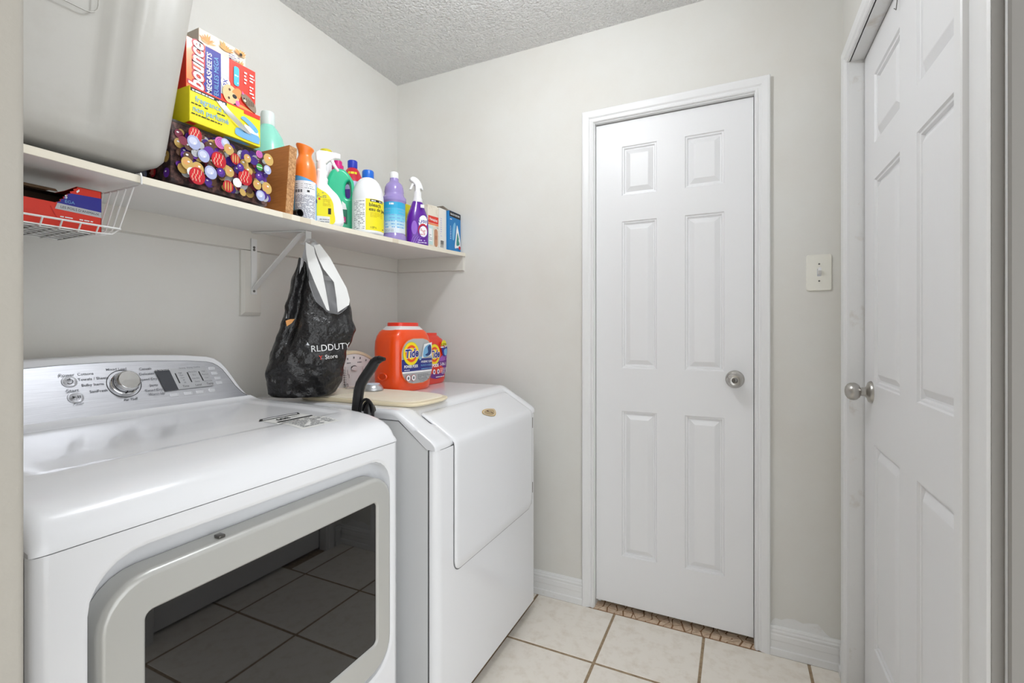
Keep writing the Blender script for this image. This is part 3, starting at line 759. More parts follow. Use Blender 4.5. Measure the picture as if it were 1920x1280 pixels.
MB().loft([bin_ring2(z, -.212-e, .231+e, -.214-e, .267+e, .066, 0) for z, e in ((.495, .012), (.495, .030), (.522, .032), (.526, .028), (.527, .006))], M_BIN, False, False).build('rim', bn)
MB().loft([bin_ring2(z, -.212-e, .231+e, -.214-e, .267+e, .066, 0) for z, e in ((.528, .034), (.545, .034), (.550, .026), (.550, -.02), (.54, -.04))], M_BIN, True, True).build('lid', bn)
# faint moulded rectangle on the front face
e = MB(); Pm = rrect(-.02, .34, .17, .16, .02, 4)
e.loft([[(.208+(v_-.075)*.09+k, u_*s_-.0, (v_-.34)*s_+.34) for u_, v_ in Pm] for k, s_ in ((-.013, 1.0), (-.0105, 1.0), (-.0105, .985), (-.012, .97))], M_BIN, False, False, False).build('moulded_panel', bn)

# ---- box with printed baubles
ob = thing('bauble_box', 'photo-printed storage box covered in Christmas baubles', 'box', (-1.375, .7965, shz(-1.375, .7965)+.001))
OW, OD, OH = .257, .310, .150
rbox_part(ob, 'box_body', OW, OD, OH-.004, mat('bauble_dark', (52, 40, 42), .35, var=(60, (128, 92, 84), .45, .65)), .0015)
MB().box(-OD/2-.002, OD/2+.001, -OW/2-.001, OW/2+.001, OH-.006, OH, mat('box_rim', (60, 55, 52), .5)).build('box_lid_edge', ob)
rn = random.Random(11)
PALE = mat('pearl_bauble', (176, 184, 222), .3); PALE2 = mat('pearl_shine', (214, 218, 240), .3)
WINE = mat('wine_print', (128, 42, 66), .4); DPUR = mat('deep_purple_print', (72, 40, 132), .35)
def baubles(p, U0, U1, V0, V1, big, count):
    for i in range(count):
        u, v = rn.uniform(U0, U1), rn.uniform(V0, V1); r = rn.uniform(.006, .013)
        m = rn.choice([WINE, DPUR, M_GOLD, M_SILVER, M_BROWN, M_PURP, M_GOLD, M_BROWN, WINE])
        p.ell(u, v, r, r*rn.uniform(.9, 1.25), m, rn.uniform(0, pi), 12)
        if rn.random() < .5: p.ell(u-r*.25, v+r*.3, r*.3, r*.2, M_WPRINT, 0, 6)
    for u, v, r, k in big:
        if k == 'red':
            p.ell(u, v, r, r*1.1, M_REDD, .2)
            p.ell(u-r*.15, v+r*.12, r*.72, r*.78, mat('bright_red_print', (214, 36, 44), .35), .2)
            for q in (-.5, -.1, .35):
                for s_ in range(5):
                    t = -.7+.3*s_; p.rect(u+r*(q+.16*sin(t*4))-.0007, v+r*t, u+r*(q+.16*sin(t*4))+.0007, v+r*(t+.3), M_CREAM)
        elif k == 'pearl':
            p.ell(u, v, r*.95, r*1.05, PALE, .3).ell(u-r*.1, v+r*.2, r*.6, r*.55, PALE2, .3).ell(u+r*.1, v-r*.1, r*.15, r*.15, M_WPRINT)
        elif k == 'gold':
            p.ell(u, v, r, r*1.1, M_GOLD, .4).ell(u-r*.2, v+r*.15, r*.5, r*.45, M_TAN, .4).ell(u+r*.2, v+r*.35, r*.22, r*.15, M_WPRINT)
        elif k == 'pink':
            p.ell(u, v, r, r, M_PINK)
            for q in (.8, .55, .3): p.ell(u+r*.1, v, r*q, r*q, M_PURP, 0, 16).ell(u+r*.1, v, r*(q-.08), r*(q-.08), M_PINK, 0, 16)
        elif k == 'purple':
            p.ell(u, v, r, r*1.05, DPUR).ell(u-r*.1, v+r*.15, r*.6, r*.6, M_PURP).ell(u-r*.2, v+r*.35, r*.2, r*.15, M_WPRINT)
        elif k == 'green': p.ell(u, v, r, r, M_GREENP).rect(u-r*.9, v-.001, u+r*.9, v+.001, M_WPRINT)
        elif k == 'white': p.ell(u, v, r, r, M_WPRINT)
        elif k == 'stripe':
            p.ell(u, v, r, r*1.1, M_REDD)
            for q in (-.5, 0, .5): p.ell(u+q*r, v, r*.14, r*.85, M_GOLD)
def bp_(px, py, r, k):                                    # bauble placed on the front face
    q = at(px, py, X=ob.location.x+OD/2); return (q.y-ob.location.y, q.z-ob.location.z, r, k)
big = [bp_(*q) for q in ((356, 241, .016, 'red'), (353, 270, .0165, 'pearl'), (403, 262, .015, 'pink'), (412, 259, .012, 'pearl'), (371, 295, .015, 'pearl'), (418, 283, .013, 'gold'),
       (340, 309, .014, 'gold'), (360, 318, .014, 'gold'), (348, 325, .011, 'white'), (399, 303, .019, 'red'), (358, 339, .019, 'red'), (383, 326, .016, 'pearl'), (402, 326, .011, 'purple'), (418, 325, .012, 'gold'),
       (429, 301, .013, 'stripe'), (474, 290, .010, 'pink'), (491, 297, .015, 'gold'), (474, 316, .0095, 'green'), (489, 321, .012, 'pearl'), (432, 345, .012, 'white'), (447, 335, .0195, 'red'),
       (473, 334, .011, 'purple'), (469, 349, .012, 'gold'), (487, 355, .015, 'gold'), (414, 352, .014, 'stripe'), (480, 368, .012, 'purple'), (475, 380, .014, 'pearl'), (450, 300, .010, 'gold'), (437, 317, .010, 'purple'))]
fr_ = Print(flatx(OD/2), .00006); baubles(fr_, -OW/2+.013, OW/2-.013, .014, OH-.021, [], 240)
baubles(fr_, 0, 0, 0, 0, [(max(-OW/2+g[2]*1.06, min(OW/2-g[2]*1.06, g[0])), max(g[2]*1.15, min(OH-.008-g[2]*1.15, g[1])), g[2], g[3]) for g in big], 0); tag(fr_.build('bauble_print', ob), kind='stuff')
sd = Print(lambda u, v, l: (u, -OW/2-l, v), .00006); baubles(sd, -OD/2+.015, OD/2-.015, .015, OH-.02, [(.05, .03, .015, 'pearl'), (.09, .03, .012, 'red'), (.12, .07, .014, 'gold')], 50); tag(sd.build('bauble_print', ob), kind='stuff')

# ---- yellow carton on top of it
ZT = ob.location.z+OH
yb = thing('fragrance_free_carton', 'yellow fragrance free dryer sheet carton lying on the bauble box', 'carton', (-1.258, .789, ZT+.0005))
YW, YDp, YH = .188, .130, .086
rbox_part(yb, 'carton_body', YW, YDp, YH, M_YEL, .001)
yp = Print(flatx(YDp/2), .00015)
yp.rect(-YW/2+.002, YH-.012, -.002, YH-.004, M_BLACK).lines(-YW/2+.006, YH-.0105, -.006, YH-.0055, 1, M_WPRINT, .7)
yp.rect(-YW/2+.001, YH-.004, YW/2-.001, YH-.0005, M_RED).rect(.045, YH-.012, YW/2-.002, YH-.004, M_RED)
yp.text('fragrance free', -.032, .058, .0195, M_LBLUE, sx=.9, bold=.01).lines(-.090, .044, -.005, .049, 1, M_BLACK, .5)
yp.text('non parfumé', -.042, .033, .0195, M_LBLUE, sx=.9, bold=.01).lines(-.090, .019, -.015, .024, 1, M_BLACK, .5)
# rolled towels
yp.poly(spline([(.020, .018), (.030, .030), (.085, .028), (.090, .012), (.083, .006), (.028, .008)], 4), M_LBLUE)
yp.poly([(.046, .029), (.046, .046), (.085, .042), (.088, .028)], M_WPRINT)
yp.poly(spline([(.036, .058), (.046, .066), (.070, .056), (.084, .044), (.080, .036), (.068, .040), (.050, .052)], 4), M_LBLUE).ell(.079, .040, .007, .006, M_SKY).ell(.079, .040, .0045, .0038, M_LBLUE)
yp.build('carton_print', yb)
y2 = Print(lambda u, v, l: (v, u, -l), .00015); y2.rect(-YW/2+.002, YDp/2-.03, YW/2-.002, YDp/2-.001, M_YELD).rect(-YW/2+.002, YDp/2-.02, -YW/2+.02, YDp/2-.004, M_RED)
y2.poly(spline([(.0, .05), (.03, .06), (.07, .055), (.06, .043), (.02, .042)], 4), M_LBLUE); y2.build('underside_print', yb)
# torn flap curling out of the front
fl_ = []
for k in range(9):
    t = k/8; u = -.030+.075*t; v = .076-.052*t**.8
    fl_.append([(YDp/2+.0015+.012*sin(pi*t)*w_, u+.022*w_, v-.006*w_*sin(pi*t)) for w_ in (0, .5, 1)])
MB().loft(fl_, mat('flap_white', (236, 236, 232), .6), False, False, True, closed=False).build('torn_flap', yb, recalc=False)

# ---- upright dryer sheet box
bx = thing('dryer_sheet_box', 'red and blue dryer sheet box with dog and cat standing on yellow carton', 'box', (-1.262, .798, yb.location.z+YH+.0005))
BW, BD, BH = .186, .075, .1335
rbox_part(bx, 'box_body', BW, BD, BH, M_RED, .0008)
p = Print(flatx(BD/2), .00015)
hw = BW/2
p.poly([(-hw+.001, .001), (-hw+.058, .001), (-hw+.050, BH-.001), (-hw+.001, BH-.001)], M_PEACH)
p.poly([(-.052, .001), (-.006, .001), (-.006, BH-.001), (-.046, BH-.001)], M_BLUE)
p.rect(-.006, .030, .016, BH-.001, M_SILVER).lines(-.004, .060, .014, BH-.006, 6, M_WPRINT, .4)
p.text('bounce', -.067, .072, .050, M_REDD, rot=pi/2, bold=.10, sx=.80, shear=.2).text('bounce', -.067, .072, .050, M_WPRINT, rot=pi/2, bold=.03, sx=.80, shear=.2)
p.text('MEGASHEETS', -.036, .066, .0180, M_WPRINT, rot=pi/2, bold=.02, sx=1.0).text('FEUILLES MÉGA', -.018, .064, .0165, M_LBLUE, rot=pi/2, sx=.95)
p.ell(.006, .062, .013, .015, M_WPRINT).text('3X', .006, .062, .016, M_BLUE, rot=pi/2, bold=.02)
p.poly([(u_, v_) for u_, v_ in rrect(.036, .094, .015, .052, .006, 4)], M_SKY).lines(.031, .075, .041, .112, 4, M_WPRINT, .4)
p.lines(.058, .085, .066, .122, 4, M_WPRINT, .5).lines(.074, .055, .088, .122, 8, M_WPRINT, .5)
# dog
FUR = mat('dog_fur', (226, 150, 84), .6); FUR2 = mat('dog_muzzle', (240, 200, 150), .6)
p.poly(spline([(.010, .002), (.018, .012), (.050, .022), (hw-.003, .012), (hw-.002, .002)], 4), FUR)
p.ell(.020, .036, .0225, .026, FUR2, .3).ell(.036, .046, .012, .018, FUR, -.6).ell(.022, .030, .017, .015, FUR2)
p.ell(.030, .036, .0065, .0055, M_BLACK).ell(.016, .049, .0030, .0035, M_BROWN).ell(.014, .026, .003, .0035, M_BROWN)
p.poly(spline([(.028, .016), (.040, .022), (.036, .010), (.024, .008)], 3), M_BLACK).ell(.038, .021, .006, .0075, M_PINK)
# cat
CATF = mat('cat_fur', (146, 128, 112), .6)
p.poly(spline([(.048, .046), (.056, .056), (.075, .050), (hw-.003, .036), (hw-.003, .016), (.066, .026)], 4), CATF).ell(.061, .043, .011, .012, CATF)
for k in range(5): p.rect(.062+.005*k, .026+.001*k, .064+.005*k, .046-.001*k, M_BROWN)
p.ell(.056, .042, .002, .0025, M_BLACK).ell(.062, .038, .002, .0025, M_BLACK).ell(.058, .037, .004, .003, M_CREAM).poly([(.050, .050), (.050, .060), (.056, .053)], M_PINK)
p.rect(-hw+.002, .0008, hw-.002, .0035, M_GOLD); p.build('box_print', bx)

# ---- cream carton behind
fc = thing('palm_print_carton', 'tall cream carton with tan palm leaf print behind dryer sheet box', 'carton', (-1.362, .862, ZT+.0005))
FW, FD, FH = .135, .08, .318
rbox_part(fc, 'carton_body', FW, FD, FH, mat('cream_carton', (238, 230, 212), .5), .001)
p = Print(flatx(FD/2), .0001); rn2 = random.Random(5)
for (u, v) in ((-.045, .285), (-.005, .245), (.005, .292), (.045, .262), (.05, .30), (-.03, .225), (.04, .225), (-.055, .25)):
    for k in range(9):
        a = -1.3+2.6*k/8+rn2.uniform(-.1, .1)+pi/2; l = rn2.uniform(.018, .030)
        P_ = [(u-.002*sin(a), v+.002*cos(a)), (u+l*.6*cos(a)-.003*sin(a), v+l*.6*sin(a)+.003*cos(a)), (u+l*cos(a), v+l*sin(a)), (u+l*.6*cos(a)+.003*sin(a), v+l*.6*sin(a)-.003*cos(a)), (u+.002*sin(a), v-.002*cos(a))]
        P_ = [(max(-FW/2+.001, min(FW/2-.001, x)), max(.001, min(FH-.001, y))) for x, y in P_]
        p.poly(P_, rn2.choice([M_TAN, M_GOLD, mat('beige_leaf', (216, 188, 140), .6)]))
p.ell(.018, .266, .007, .010, M_BLACK, .4).lines(.012, .275, .045, .292, 3, M_BLUE, .3).rect(.045, .298, .052, .306, M_BLACK).rect(.040, .228, .046, .236, M_BLACK)
p.build('leaf_print', fc)

# ---- pale green jug behind
def lathe_thing(name, label, cat, X, px, prof_parts, seg=32, rz=0, sx=1., sy=1., zoff=.0008):
    d = ray(px, 400); Y = X/d.x*d.y
    t = thing(name, label, cat, (X, Y, shz(X, Y)+zoff), rz)
    for nm, pr_, m in prof_parts: MB().lathe(pr_, m, seg=seg, sx=sx, sy=sy).build(nm, t)
    return t
def zy(py, X, px, base):                                  # local height seen at image row py
    return at(px, py, X=X).z-base
AQ = mat('aqua_plastic', (150, 226, 206), .25, sss=.25); CLR = mat('frosted_cap', (228, 238, 234), .3, sss=.2)
lathe_thing('aqua_jug', 'translucent aqua jug with frosted cap behind the wooden panel', 'jug', -1.455, 502,
            [('jug_body', [(.050, 0), (.056, .006), (.058, .02), (.058, .22), (.056, .26), (.046, .298), (.032, .322), (.024, .332), (.021, .338)], AQ),
             ('cap', [(.022, .336), (.023, .340), (.0225, .372), (.020, .382), (.012, .385)], CLR)], sx=1., sy=1.)

# ---- wooden panel standing on edge, leaning slightly
wp = thing('wooden_panel', 'brown wood-grain panel with raw chipboard edge standing on the shelf', 'panel', (-1.290, .9830, 1.5365), rx=-radians(4.2))
M_WOODB = mat('orange_wood', (208, 136, 72), .45, stretch=(3, 3, 40), var=(6, (186, 112, 54), .35, .7))
M_CHIPB = mat('chipboard', (206, 160, 112), .85, var=(160, (160, 112, 70), .4, .6), bump=(200, .4, .002))
MB().box(-.0700, .0715, 0, .027, 0, .2085, M_WOODB).build('board', wp)
MB().box(.0715, .0725, .0005, .0265, .0005, .208, M_CHIPB).build('chipboard_edge', wp)
tb = thing('black_tube', 'short black plastic tube lying beside the wooden panel', 'tube', (-1.29, 1.0330, shz(-1.24, 1.030)+.0135))
K = []
for r, x in ((.0130, -.07), (.0130, .0755), (.0110, .0755), (.0108, -.06)): K.append([(x, r*cos(2*pi*i/24), r*.92*sin(2*pi*i/24)) for i in range(24)])
MB().loft(K, M_BLACKP, True, True, True).build('tube_wall', tb)

# ---- air freshener can with orange cap
def place(X, px): d = ray(px, 400); return X/d.x*d.y
def spot(name, label, cat, X, px, yaw=0, group=None):
    Y = place(X, px); return thing(name, label, cat, (X, Y, shz(X, Y)+.0008), radians(yaw), group)
t = spot('air_freshener_can', 'blue air freshener can with orange cap and white text label', 'spray can', -1.262, 572, -38)
B = t.location.z; h = lambda py: at(572, py, X=-1.262).z-B
CANB = mat('can_blue', (96, 170, 228), .3)
Rc = .0350
MB().lathe([(Rc-.003, 0), (Rc, .003), (Rc, h(338)), (Rc-.0015, h(330)), (Rc-.004, h(328))], CANB, seg=40).build('can_body', t)
rg = []
N = 36
for r_, z0_, tilt in ((.0352, h(339), .011), (.0352, h(326), .008), (.0335, h(315), .004), (.0285, h(305), 0), (.0215, h(296), 0), (.0195, h(291), 0), (.0220, h(284.5), .003), (.0275, h(278), .006), (.0268, h(275.5), .007), (.012, h(277), .004)):
    rg.append([(r_*(1 if z0_ < h(300) else .82)*cos(2*pi*i/N), r_*sin(2*pi*i/N), z0_-tilt*sin(2*pi*i/N)) for i in range(N)])
MB().loft(rg, M_PEACH, True, True).build('cap', t)
p = Print(cyl(Rc), .00015); p.rect(-.036, .002, .036, h(344), mat('label_white', (236, 238, 242), .4), 16)
p.lines(-.033, h(358), .030, h(347), 3, M_GREYT, .35).lines(-.033, h(366), -.008, h(360), 1, M_GREYT, .9).rect(.004, h(365), .012, h(361), M_BLACK).lines(-.033, .006, .032, h(369), 24, mat('slate_print', (96, 100, 130), .6), .42)
p.rect(-.050, .014, -.038, .030, M_BLUE, 4).rect(.038, .062, .050, .074, M_BLUE, 4)
tag(p.build('label', t), kind='stuff')

# ---- white spray bottle with yellow label (side outline, thickened)
M_SPRW = mat('white_bottle', (240, 240, 242), .32)
def outline_thing(name, label, cat, X, px, yaw):
    Y = place(X, px); t = thing(name, label, cat, (X, Y, shz(X, Y)+.0008), radians(yaw))
    k = (X/ray(px, 400).x)/FPX; B = t.location.z
    f = lambda a, b_: ((a-px)*k, HC+(HOR-b_)*k-B)
    return t, f, k
t, f, k = outline_thing('cleaner_spray_bottle', 'white trigger spray bottle with lime yellow label', 'spray bottle', -1.242, 616, -42)
zb = 0.0
body = spline([(f(591.5, 400)[0], zb+.004), f(591, 380), f(592, 352), f(594.5, 335), f(596, 322), f(611, 322), f(614, 330), f(612.5, 335), f(615, 340), f(613.5, 345), f(616, 350), f(623, 358), f(632, 367), f(638, 379), f(641, 395), (f(641, 400)[0], zb+.004), (f(616, 400)[0], zb)], 5)
V, F = flat_shape(body, [], .026, .012, 4); MB().add(V, F, M_SPRW, True).build('bottle_body', t)
MB().lathe([(.0150, f(0, 324)[1]), (.0158, f(0, 321)[1]), (.0158, f(0, 309)[1]), (.0125, f(0, 306)[1]), (.011, f(0, 302)[1])], M_WHITE, (0, f(603.5, 0)[0]), 24).build('collar', t)
head = [f(593, 290), f(600, 284.5), f(630, 286), f(637, 288), f(637, 297), f(627, 297), f(617, 303), f(612, 309), f(600, 310), f(594, 304)]
V, F = flat_shape(head, [], .0105, .004, 2); tr = MB().add(V, F, M_WHITE, True).build('trigger_head', t)
lev = [f(618, 299), f(624, 298), f(628, 307), f(635, 318), f(632, 320), f(624, 310)]
V, F = flat_shape(lev, [], .006, .002, 2); MB().add(V, F, M_WHITE, True).build('trigger_lever', t)
p = Print(lambda u, v, l: (.0262+l, u, v), .0002)
lab = spline([f(592.5, 362), f(604, 362), f(615, 369), f(623, 382), f(625, 398), (f(625, 0)[0], .004), (f(592.5, 0)[0], .004)], 4)
p.poly(lab, M_YEL).rect(f(592.5, 0)[0], .004, f(618, 0)[0], .026, mat('label_white2', (228, 226, 224), .5))
p.lines(f(593, 0)[0], f(0, 375)[1], f(612, 0)[0], f(0, 364)[1], 4, M_GREYT, .4).ell(f(600, 0)[0], f(0, 378)[1], .0035, .0035, M_RED).lines(f(606, 0)[0], f(0, 390)[1], f(620, 0)[0], f(0, 376)[1], 5, M_YELD, .4)
p.rect(f(615, 0)[0], f(0, 405)[1], f(620, 0)[0], f(0, 394)[1], M_BLACK).lines(f(593, 0)[0], .007, f(617, 0)[0], .022, 2, M_GREYT, .3)
tag(p.build('label', t), kind='stuff')
# yellow-capped bottle behind it
lathe_thing('yellow_capped_bottle', 'white bottle with round yellow cap behind the trigger spray', 'bottle', -1.472, 611,
            [('bottle_body', [(.036, 0), (.040, .004), (.040, .235), (.034, .285), (.018, .313), (.016, .320)], M_SPRW), ('cap', [(.021, .317), (.0240, .321), (.0240, .339), (.0205, .3435), (.01, .345)], mat('yellow_cap', (228, 214, 40), .4))])

# ---- green handled jug
t, f, k = outline_thing('green_detergent_jug', 'green plastic jug with magenta cap and handle', 'jug', -1.378, 637, -40)
GRN = mat('green_plastic', (40, 196, 146), .3, coat=.2); MAG = mat('magenta_plastic', (216, 28, 128), .35)
out_ = spline([(f(614, 0)[0], .003), f(611, 395), f(611, 365), f(613, 348), f(617, 333), f(624, 322), f(633, 319), f(645, 321), f(655, 331), f(661, 344), f(662.5, 362), f(662.5, 390), (f(662, 0)[0], .003), (f(637, 0)[0], 0)], 5)
hole = spline([f(646, 352), f(650, 342), f(655, 343), f(656, 356), f(655.5, 368), f(651, 373), f(646.5, 369)], 4)[::-1]
V, F = flat_shape(out_, [hole], .028, .011, 4); MB().add(V, F, GRN, True).build('jug_body', t)
MB().lathe([(.020, f(0, 323)[1]), (.0215, f(0, 321)[1]), (.0215, f(0, 312)[1]), (.0165, f(0, 311)[1]), (.016, f(0, 304)[1]), (.013, f(0, 302.5)[1])], MAG, (0, f(633.5, 0)[0]), 28).build('cap', t)
p = Print(lambda u, v, l: (.0282+l, u, v), .0002)
p.poly([f(640, 380), f(646, 385), f(649, 398), f(640, 397)], M_WPRINT).poly([(f(640, 0)[0], f(0, 422)[1]), (f(649, 0)[0], f(0, 422)[1]), f(649, 395), f(640, 395)], mat('dark_green_print', (40, 128, 100), .5))
p.poly([(u_, v_) for u_, v_ in rrect(f(643, 0)[0], f(0, 414)[1], .014, .022, .004, 3)], MAG).lines(f(640.5, 0)[0], f(0, 418)[1], f(646, 0)[0], f(0, 410)[1], 2, M_WPRINT, .5)
tag(p.build('label', t), kind='stuff')

# ---- purple bottle with blue cap behind the green jug
t = lathe_thing('purple_cleaner_bottle', 'purple cleaner bottle with blue cap and red shoulder label behind green jug', 'bottle', -1.435, 661,
    [('bottle_body', [(.040, 0), (.045, .005), (.045, .215), (.043, .235), (.036, .262), (.026, .286), (.019, .296), (.017, .300)], mat('purple_liquid', (98, 62, 160), .2, coat=.3)),
     ('cap', [(.0185, .298), (.0195, .301), (.0195, .326), (.017, .329)], mat('blue_cap', (40, 60, 190), .35))])
MB().lathe([(.0455, .200), (.0456, .216), (.0437, .2355)], M_LAV, seg=32, cap0=False, cap1=False).build('label', t)
MB().lathe([(.0437, .2355), (.0368, .2620), (.0268, .2860), (.0200, .2955)], mat('crimson_label', (206, 34, 58), .35), seg=32, cap0=False, cap1=False).build('shoulder_label', t)
p = Print(lambda u, v, l: ((.0345+l)*cos(u/.0345-.6), (.0345+l)*sin(u/.0345-.6), v), .0006); p.lines(-.024, .266, .010, .276, 1, M_YEL, .9); p.build('label_lettering', t)

# ---- bleach bottle
t = spot('bleach_bottle', 'white bleach bottle with blue cap and yellow label', 'bottle', -1.254, 690, -42)
B = t.location.z; h = lambda py: at(690, py, X=-1.254).z-B
Rb = .0575
MB().lathe([(Rb-.006, 0), (Rb-.001, .004), (Rb, .012), (Rb, h(377)), (Rb-.0005, h(372)), (.0545, h(362)), (.048, h(352)), (.040, h(344)), (.030, h(338.5)), (.0225, h(337)), (.020, h(334))], M_SPRW, seg=48).build('bottle_body', t)
b = MB(); N = 48
b.loft([[(r_*(1+(.015 if i % 2 else 0)*(1 if q else 0))*cos(2*pi*i/N), r_*(1+(.015 if i % 2 else 0)*(1 if q else 0))*sin(2*pi*i/N), z_) for i in range(N)] for r_, z_, q in ((.0205, h(338), 1), (.0212, h(337), 1), (.0212, h(323), 1), (.0195, h(321), 0), (.010, h(320.5), 0))], mat('cap_blue', (26, 104, 206), .35)).build('cap', t)
p = Print(lambda u, v, l: cyl(Rb)(u+.016, v, l), .00015)
vb, vt = .010, h(379.5)
p.rect(-.030, vb, .070, vt, M_YEL, 20).rect(-.090, vb, -.030, vt, M_WPRINT, 12)
p.lines(-.078, vb+.004, -.034, vt-.004, 17, M_GREYT, .4)
p.rect(-.014, vt-.010, .042, vt-.0015, M_BLACK, 10).lines(-.010, vt-.008, .038, vt-.0035, 1, M_WPRINT, .8)
p.text('bleach', .006, vt-.022, .0190, M_BLACK, bold=.012).text('eau de Javel', .022, vt-.038, .0180, M_BLACK, bold=.012, sx=.95)
p.lines(-.014, vt-.066, .040, vt-.046, 4, M_YELD, .4).text('1.27 L', -.002, vb+.010, .0095, M_BLACK, bold=.01).lines(.020, vb+.006, .045, vb+.013, 1, M_BLACK, .6)
tag(p.build('label', t), kind='stuff')

# ---- lilac floor cleaner bottle
t = spot('floor_cleaner_bottle', 'lilac floor cleaner bottle with white cap and blue label', 'bottle', -1.272, 739, -42)
B = t.location.z; h = lambda py: at(739, py, X=-1.272).z-B
LIL = mat('lilac_liquid', (158, 140, 200), .22, coat=.3)
Rl = .0475
MB().lathe([(Rl-.005, 0), (Rl, .004), (Rl, .022), (Rl-.003, .027), (Rl-.003, h(382)), (Rl+.0015, h(379)), (Rl+.001, h(373)), (.041, h(369)), (.0385, h(364)), (.0395, h(361)), (.0370, h(353)), (.0325, h(347)), (.0225, h(343)), (.0180, h(340)), (.0175, h(334.5))], LIL, seg=40).build('bottle_body', t)
MB().lathe([(.0170, h(336)), (.0178, h(335)), (.0172, h(325)), (.015, h(323.5))], M_WHITE, seg=28).build('cap', t)
p = Print(cyl(Rl-.0028), .00015); v0, v1 = .0300, h(383)
LB = [mat('label_blue_%s' % n_, c_, .4) for n_, c_ in (('a', (44, 168, 214)), ('b', (74, 190, 226)), ('c', (130, 208, 232)), ('d', (196, 224, 236)), ('e', (222, 230, 238)))]
for i in range(5): p.rect(-.058, v1-(v1-v0)*(i+1)/5, .058, v1-(v1-v0)*i/5, LB[i], 16)
p.lines(-.040, v1-.012, -.008, v1-.004, 1, M_WPRINT, .9).lines(-.045, v0+.02, -.004, v1-.018, 7, M_LBLUE, .4).lines(.004, v0+.02, .040, v1-.018, 7, M_LBLUE, .4).lines(-.045, v0+.004, -.006, v0+.016, 3, M_GREYT, .3)
tag(p.build('label', t), kind='stuff')

# ---- purple disinfectant spray
t, f, k = outline_thing('disinfectant_spray_bottle', 'purple disinfectant bottle with white trigger', 'spray bottle', -1.252, 782, -38)
VIO = mat('violet_plastic', (98, 28, 158), .2, coat=.4)
rg = []; N = 32
for w_, d_, z_ in ((.045, .026, 0), (.048, .030, .004), (.048, .030, .05), (.0475, .029, f(0, 418)[1]), (.043, .027, f(0, 405)[1]), (.034, .023, f(0, 394)[1]), (.026, .020, f(0, 385)[1]), (.0215, .0185, f(0, 379)[1])):
    rg.append([(d_*math.copysign(abs(cos(2*pi*i/N))**.8, cos(2*pi*i/N)), w_*math.copysign(abs(sin(2*pi*i/N))**.8, sin(2*pi*i/N))+.001, z_) for i in range(N)])
MB().loft(rg, VIO, True, True).build('bottle_body', t)
zc = lambda q: f(0, q)[1]
MB().lathe([(.0215, zc(380)), (.0205, zc(374)), (.0165, zc(370)), (.0155, zc(361)), (.010, zc(357))], M_WHITE, (0, .002), 28).build('collar', t)
head = spline([f(768, 337), f(773, 333), f(781, 335), f(788, 342), f(792.5, 353), f(792, 357), f(787, 354), f(787, 368), f(778, 368), f(778, 351), f(774, 344), f(769, 341)], 3)
V, F = flat_shape(head, [], .0110, .004, 2); MB().add(V, F, M_WHITE, True).build('trigger_head', t)
lev = [f(772, 345), f(776, 346), f(771, 357), f(766.5, 358), f(768, 354)]
V, F = flat_shape(lev, [], .006, .002, 2); MB().add(V, F, M_WHITE, True).build('trigger_lever', t)
p = Print(lambda u, v, l: (.0305+l-(abs(u-.001)/.048)**3*.012, u, v), .0003)
LILW = mat('label_lilac', (214, 196, 236), .4)
p.ell(-.020, .072, .012, .030, mat('violet_glow', (150, 96, 206), .35), 0, 20)
p.ell(.018, .100, .0200, .028, M_WPRINT, -.15).text('Lysol', .018, .103, .025, M_BLUE, shear=.3, sx=.85, bold=.01)
p.ell(.018, .062, .0225, .030, M_REDD).ell(.019, .056, .0205, .0275, VIO).ell(.019, .058, .0175, .0235, M_WPRINT).lines(.006, .044, .028, .072, 5, M_REDD, .45)
p.lines(-.005, .008, .036, .026, 2, LILW, .5).rect(.006, f(0, 392)[1], .022, f(0, 386)[1], M_WPRINT)
for q in range(4): p.poly([(-.035+.008*q, .006), (-.028+.010*q, .030), (-.014+.012*q, .044), (-.026+.010*q, .028), (-.032+.008*q, .006)], mat('violet_glow', (150, 96, 206), .35))
tag(p.build('label', t), kind='stuff')
# small yellow carton behind
t = thing('yellow_packet', 'plain yellow packet half hidden behind the purple spray bottle', 'packet', (-1.43, place(-1.43, 761), shz(-1.43, 1.70)+.0008))
rbox_part(t, 'packet_body', .075, .03, .225, M_YEL, .002)

# ---- adhesive bandage box, slim white carton, iron carton
def open_box(t, w, d, hgt, m, inside, th_=.0012):
    b = MB(); b.box(d/2-th_, d/2, -w/2, w/2, 0, hgt, m).box(-d/2, -d/2+th_, -w/2, w/2, 0, hgt, m).box(-d/2+th_, d/2-th_, -w/2, -w/2+th_, 0, hgt, m).box(-d/2+th_, d/2-th_, w/2-th_, w/2, 0, hgt, m).box(-d/2, d/2, -w/2, w/2, 0, th_, m)
    b.build('carton_walls', t)
BGE = mat('worn_carton', (236, 228, 212), .6, var=(30, (214, 202, 180), .5, .75))
t = thing('bandage_box', 'open worn white bandage box with red logo band', 'box', (-1.262, 1.764, shz(-1.262, 1.764)+.0008)); W_, D_, H_ = .084, .062, .186
open_box(t, W_, D_, H_, BGE, M_CARD)
p = Print(flatx(D_/2), .0002)
p.poly([(-.038, .108), (.040, .112), (.040, .144), (-.038, .140)], M_RED).text('Hansaplast', .001, .1265, .0165, M_WPRINT, bold=.015, sx=.86).poly([(-.040, .101), (.040, .104), (.040, .110), (-.040, .106)], M_PEACH)
p.rect(-.038, .012, -.004, .096, mat('pale_teal', (196, 222, 220), .5)).rect(-.034, .028, -.010, .084, M_WPRINT).lines(-.032, .034, -.012, .060, 4, M_GREYT, .4)
p.poly([(u_, v_) for u_, v_ in rrect(.020, .048, .026, .080, .0125, 5)], mat('skin_plaster', (196, 140, 106), .6)).rect(.012, .04, .028, .058, mat('plaster_pad', (176, 120, 90), .6)).text('10', .030, .094, .012, M_GREYT)
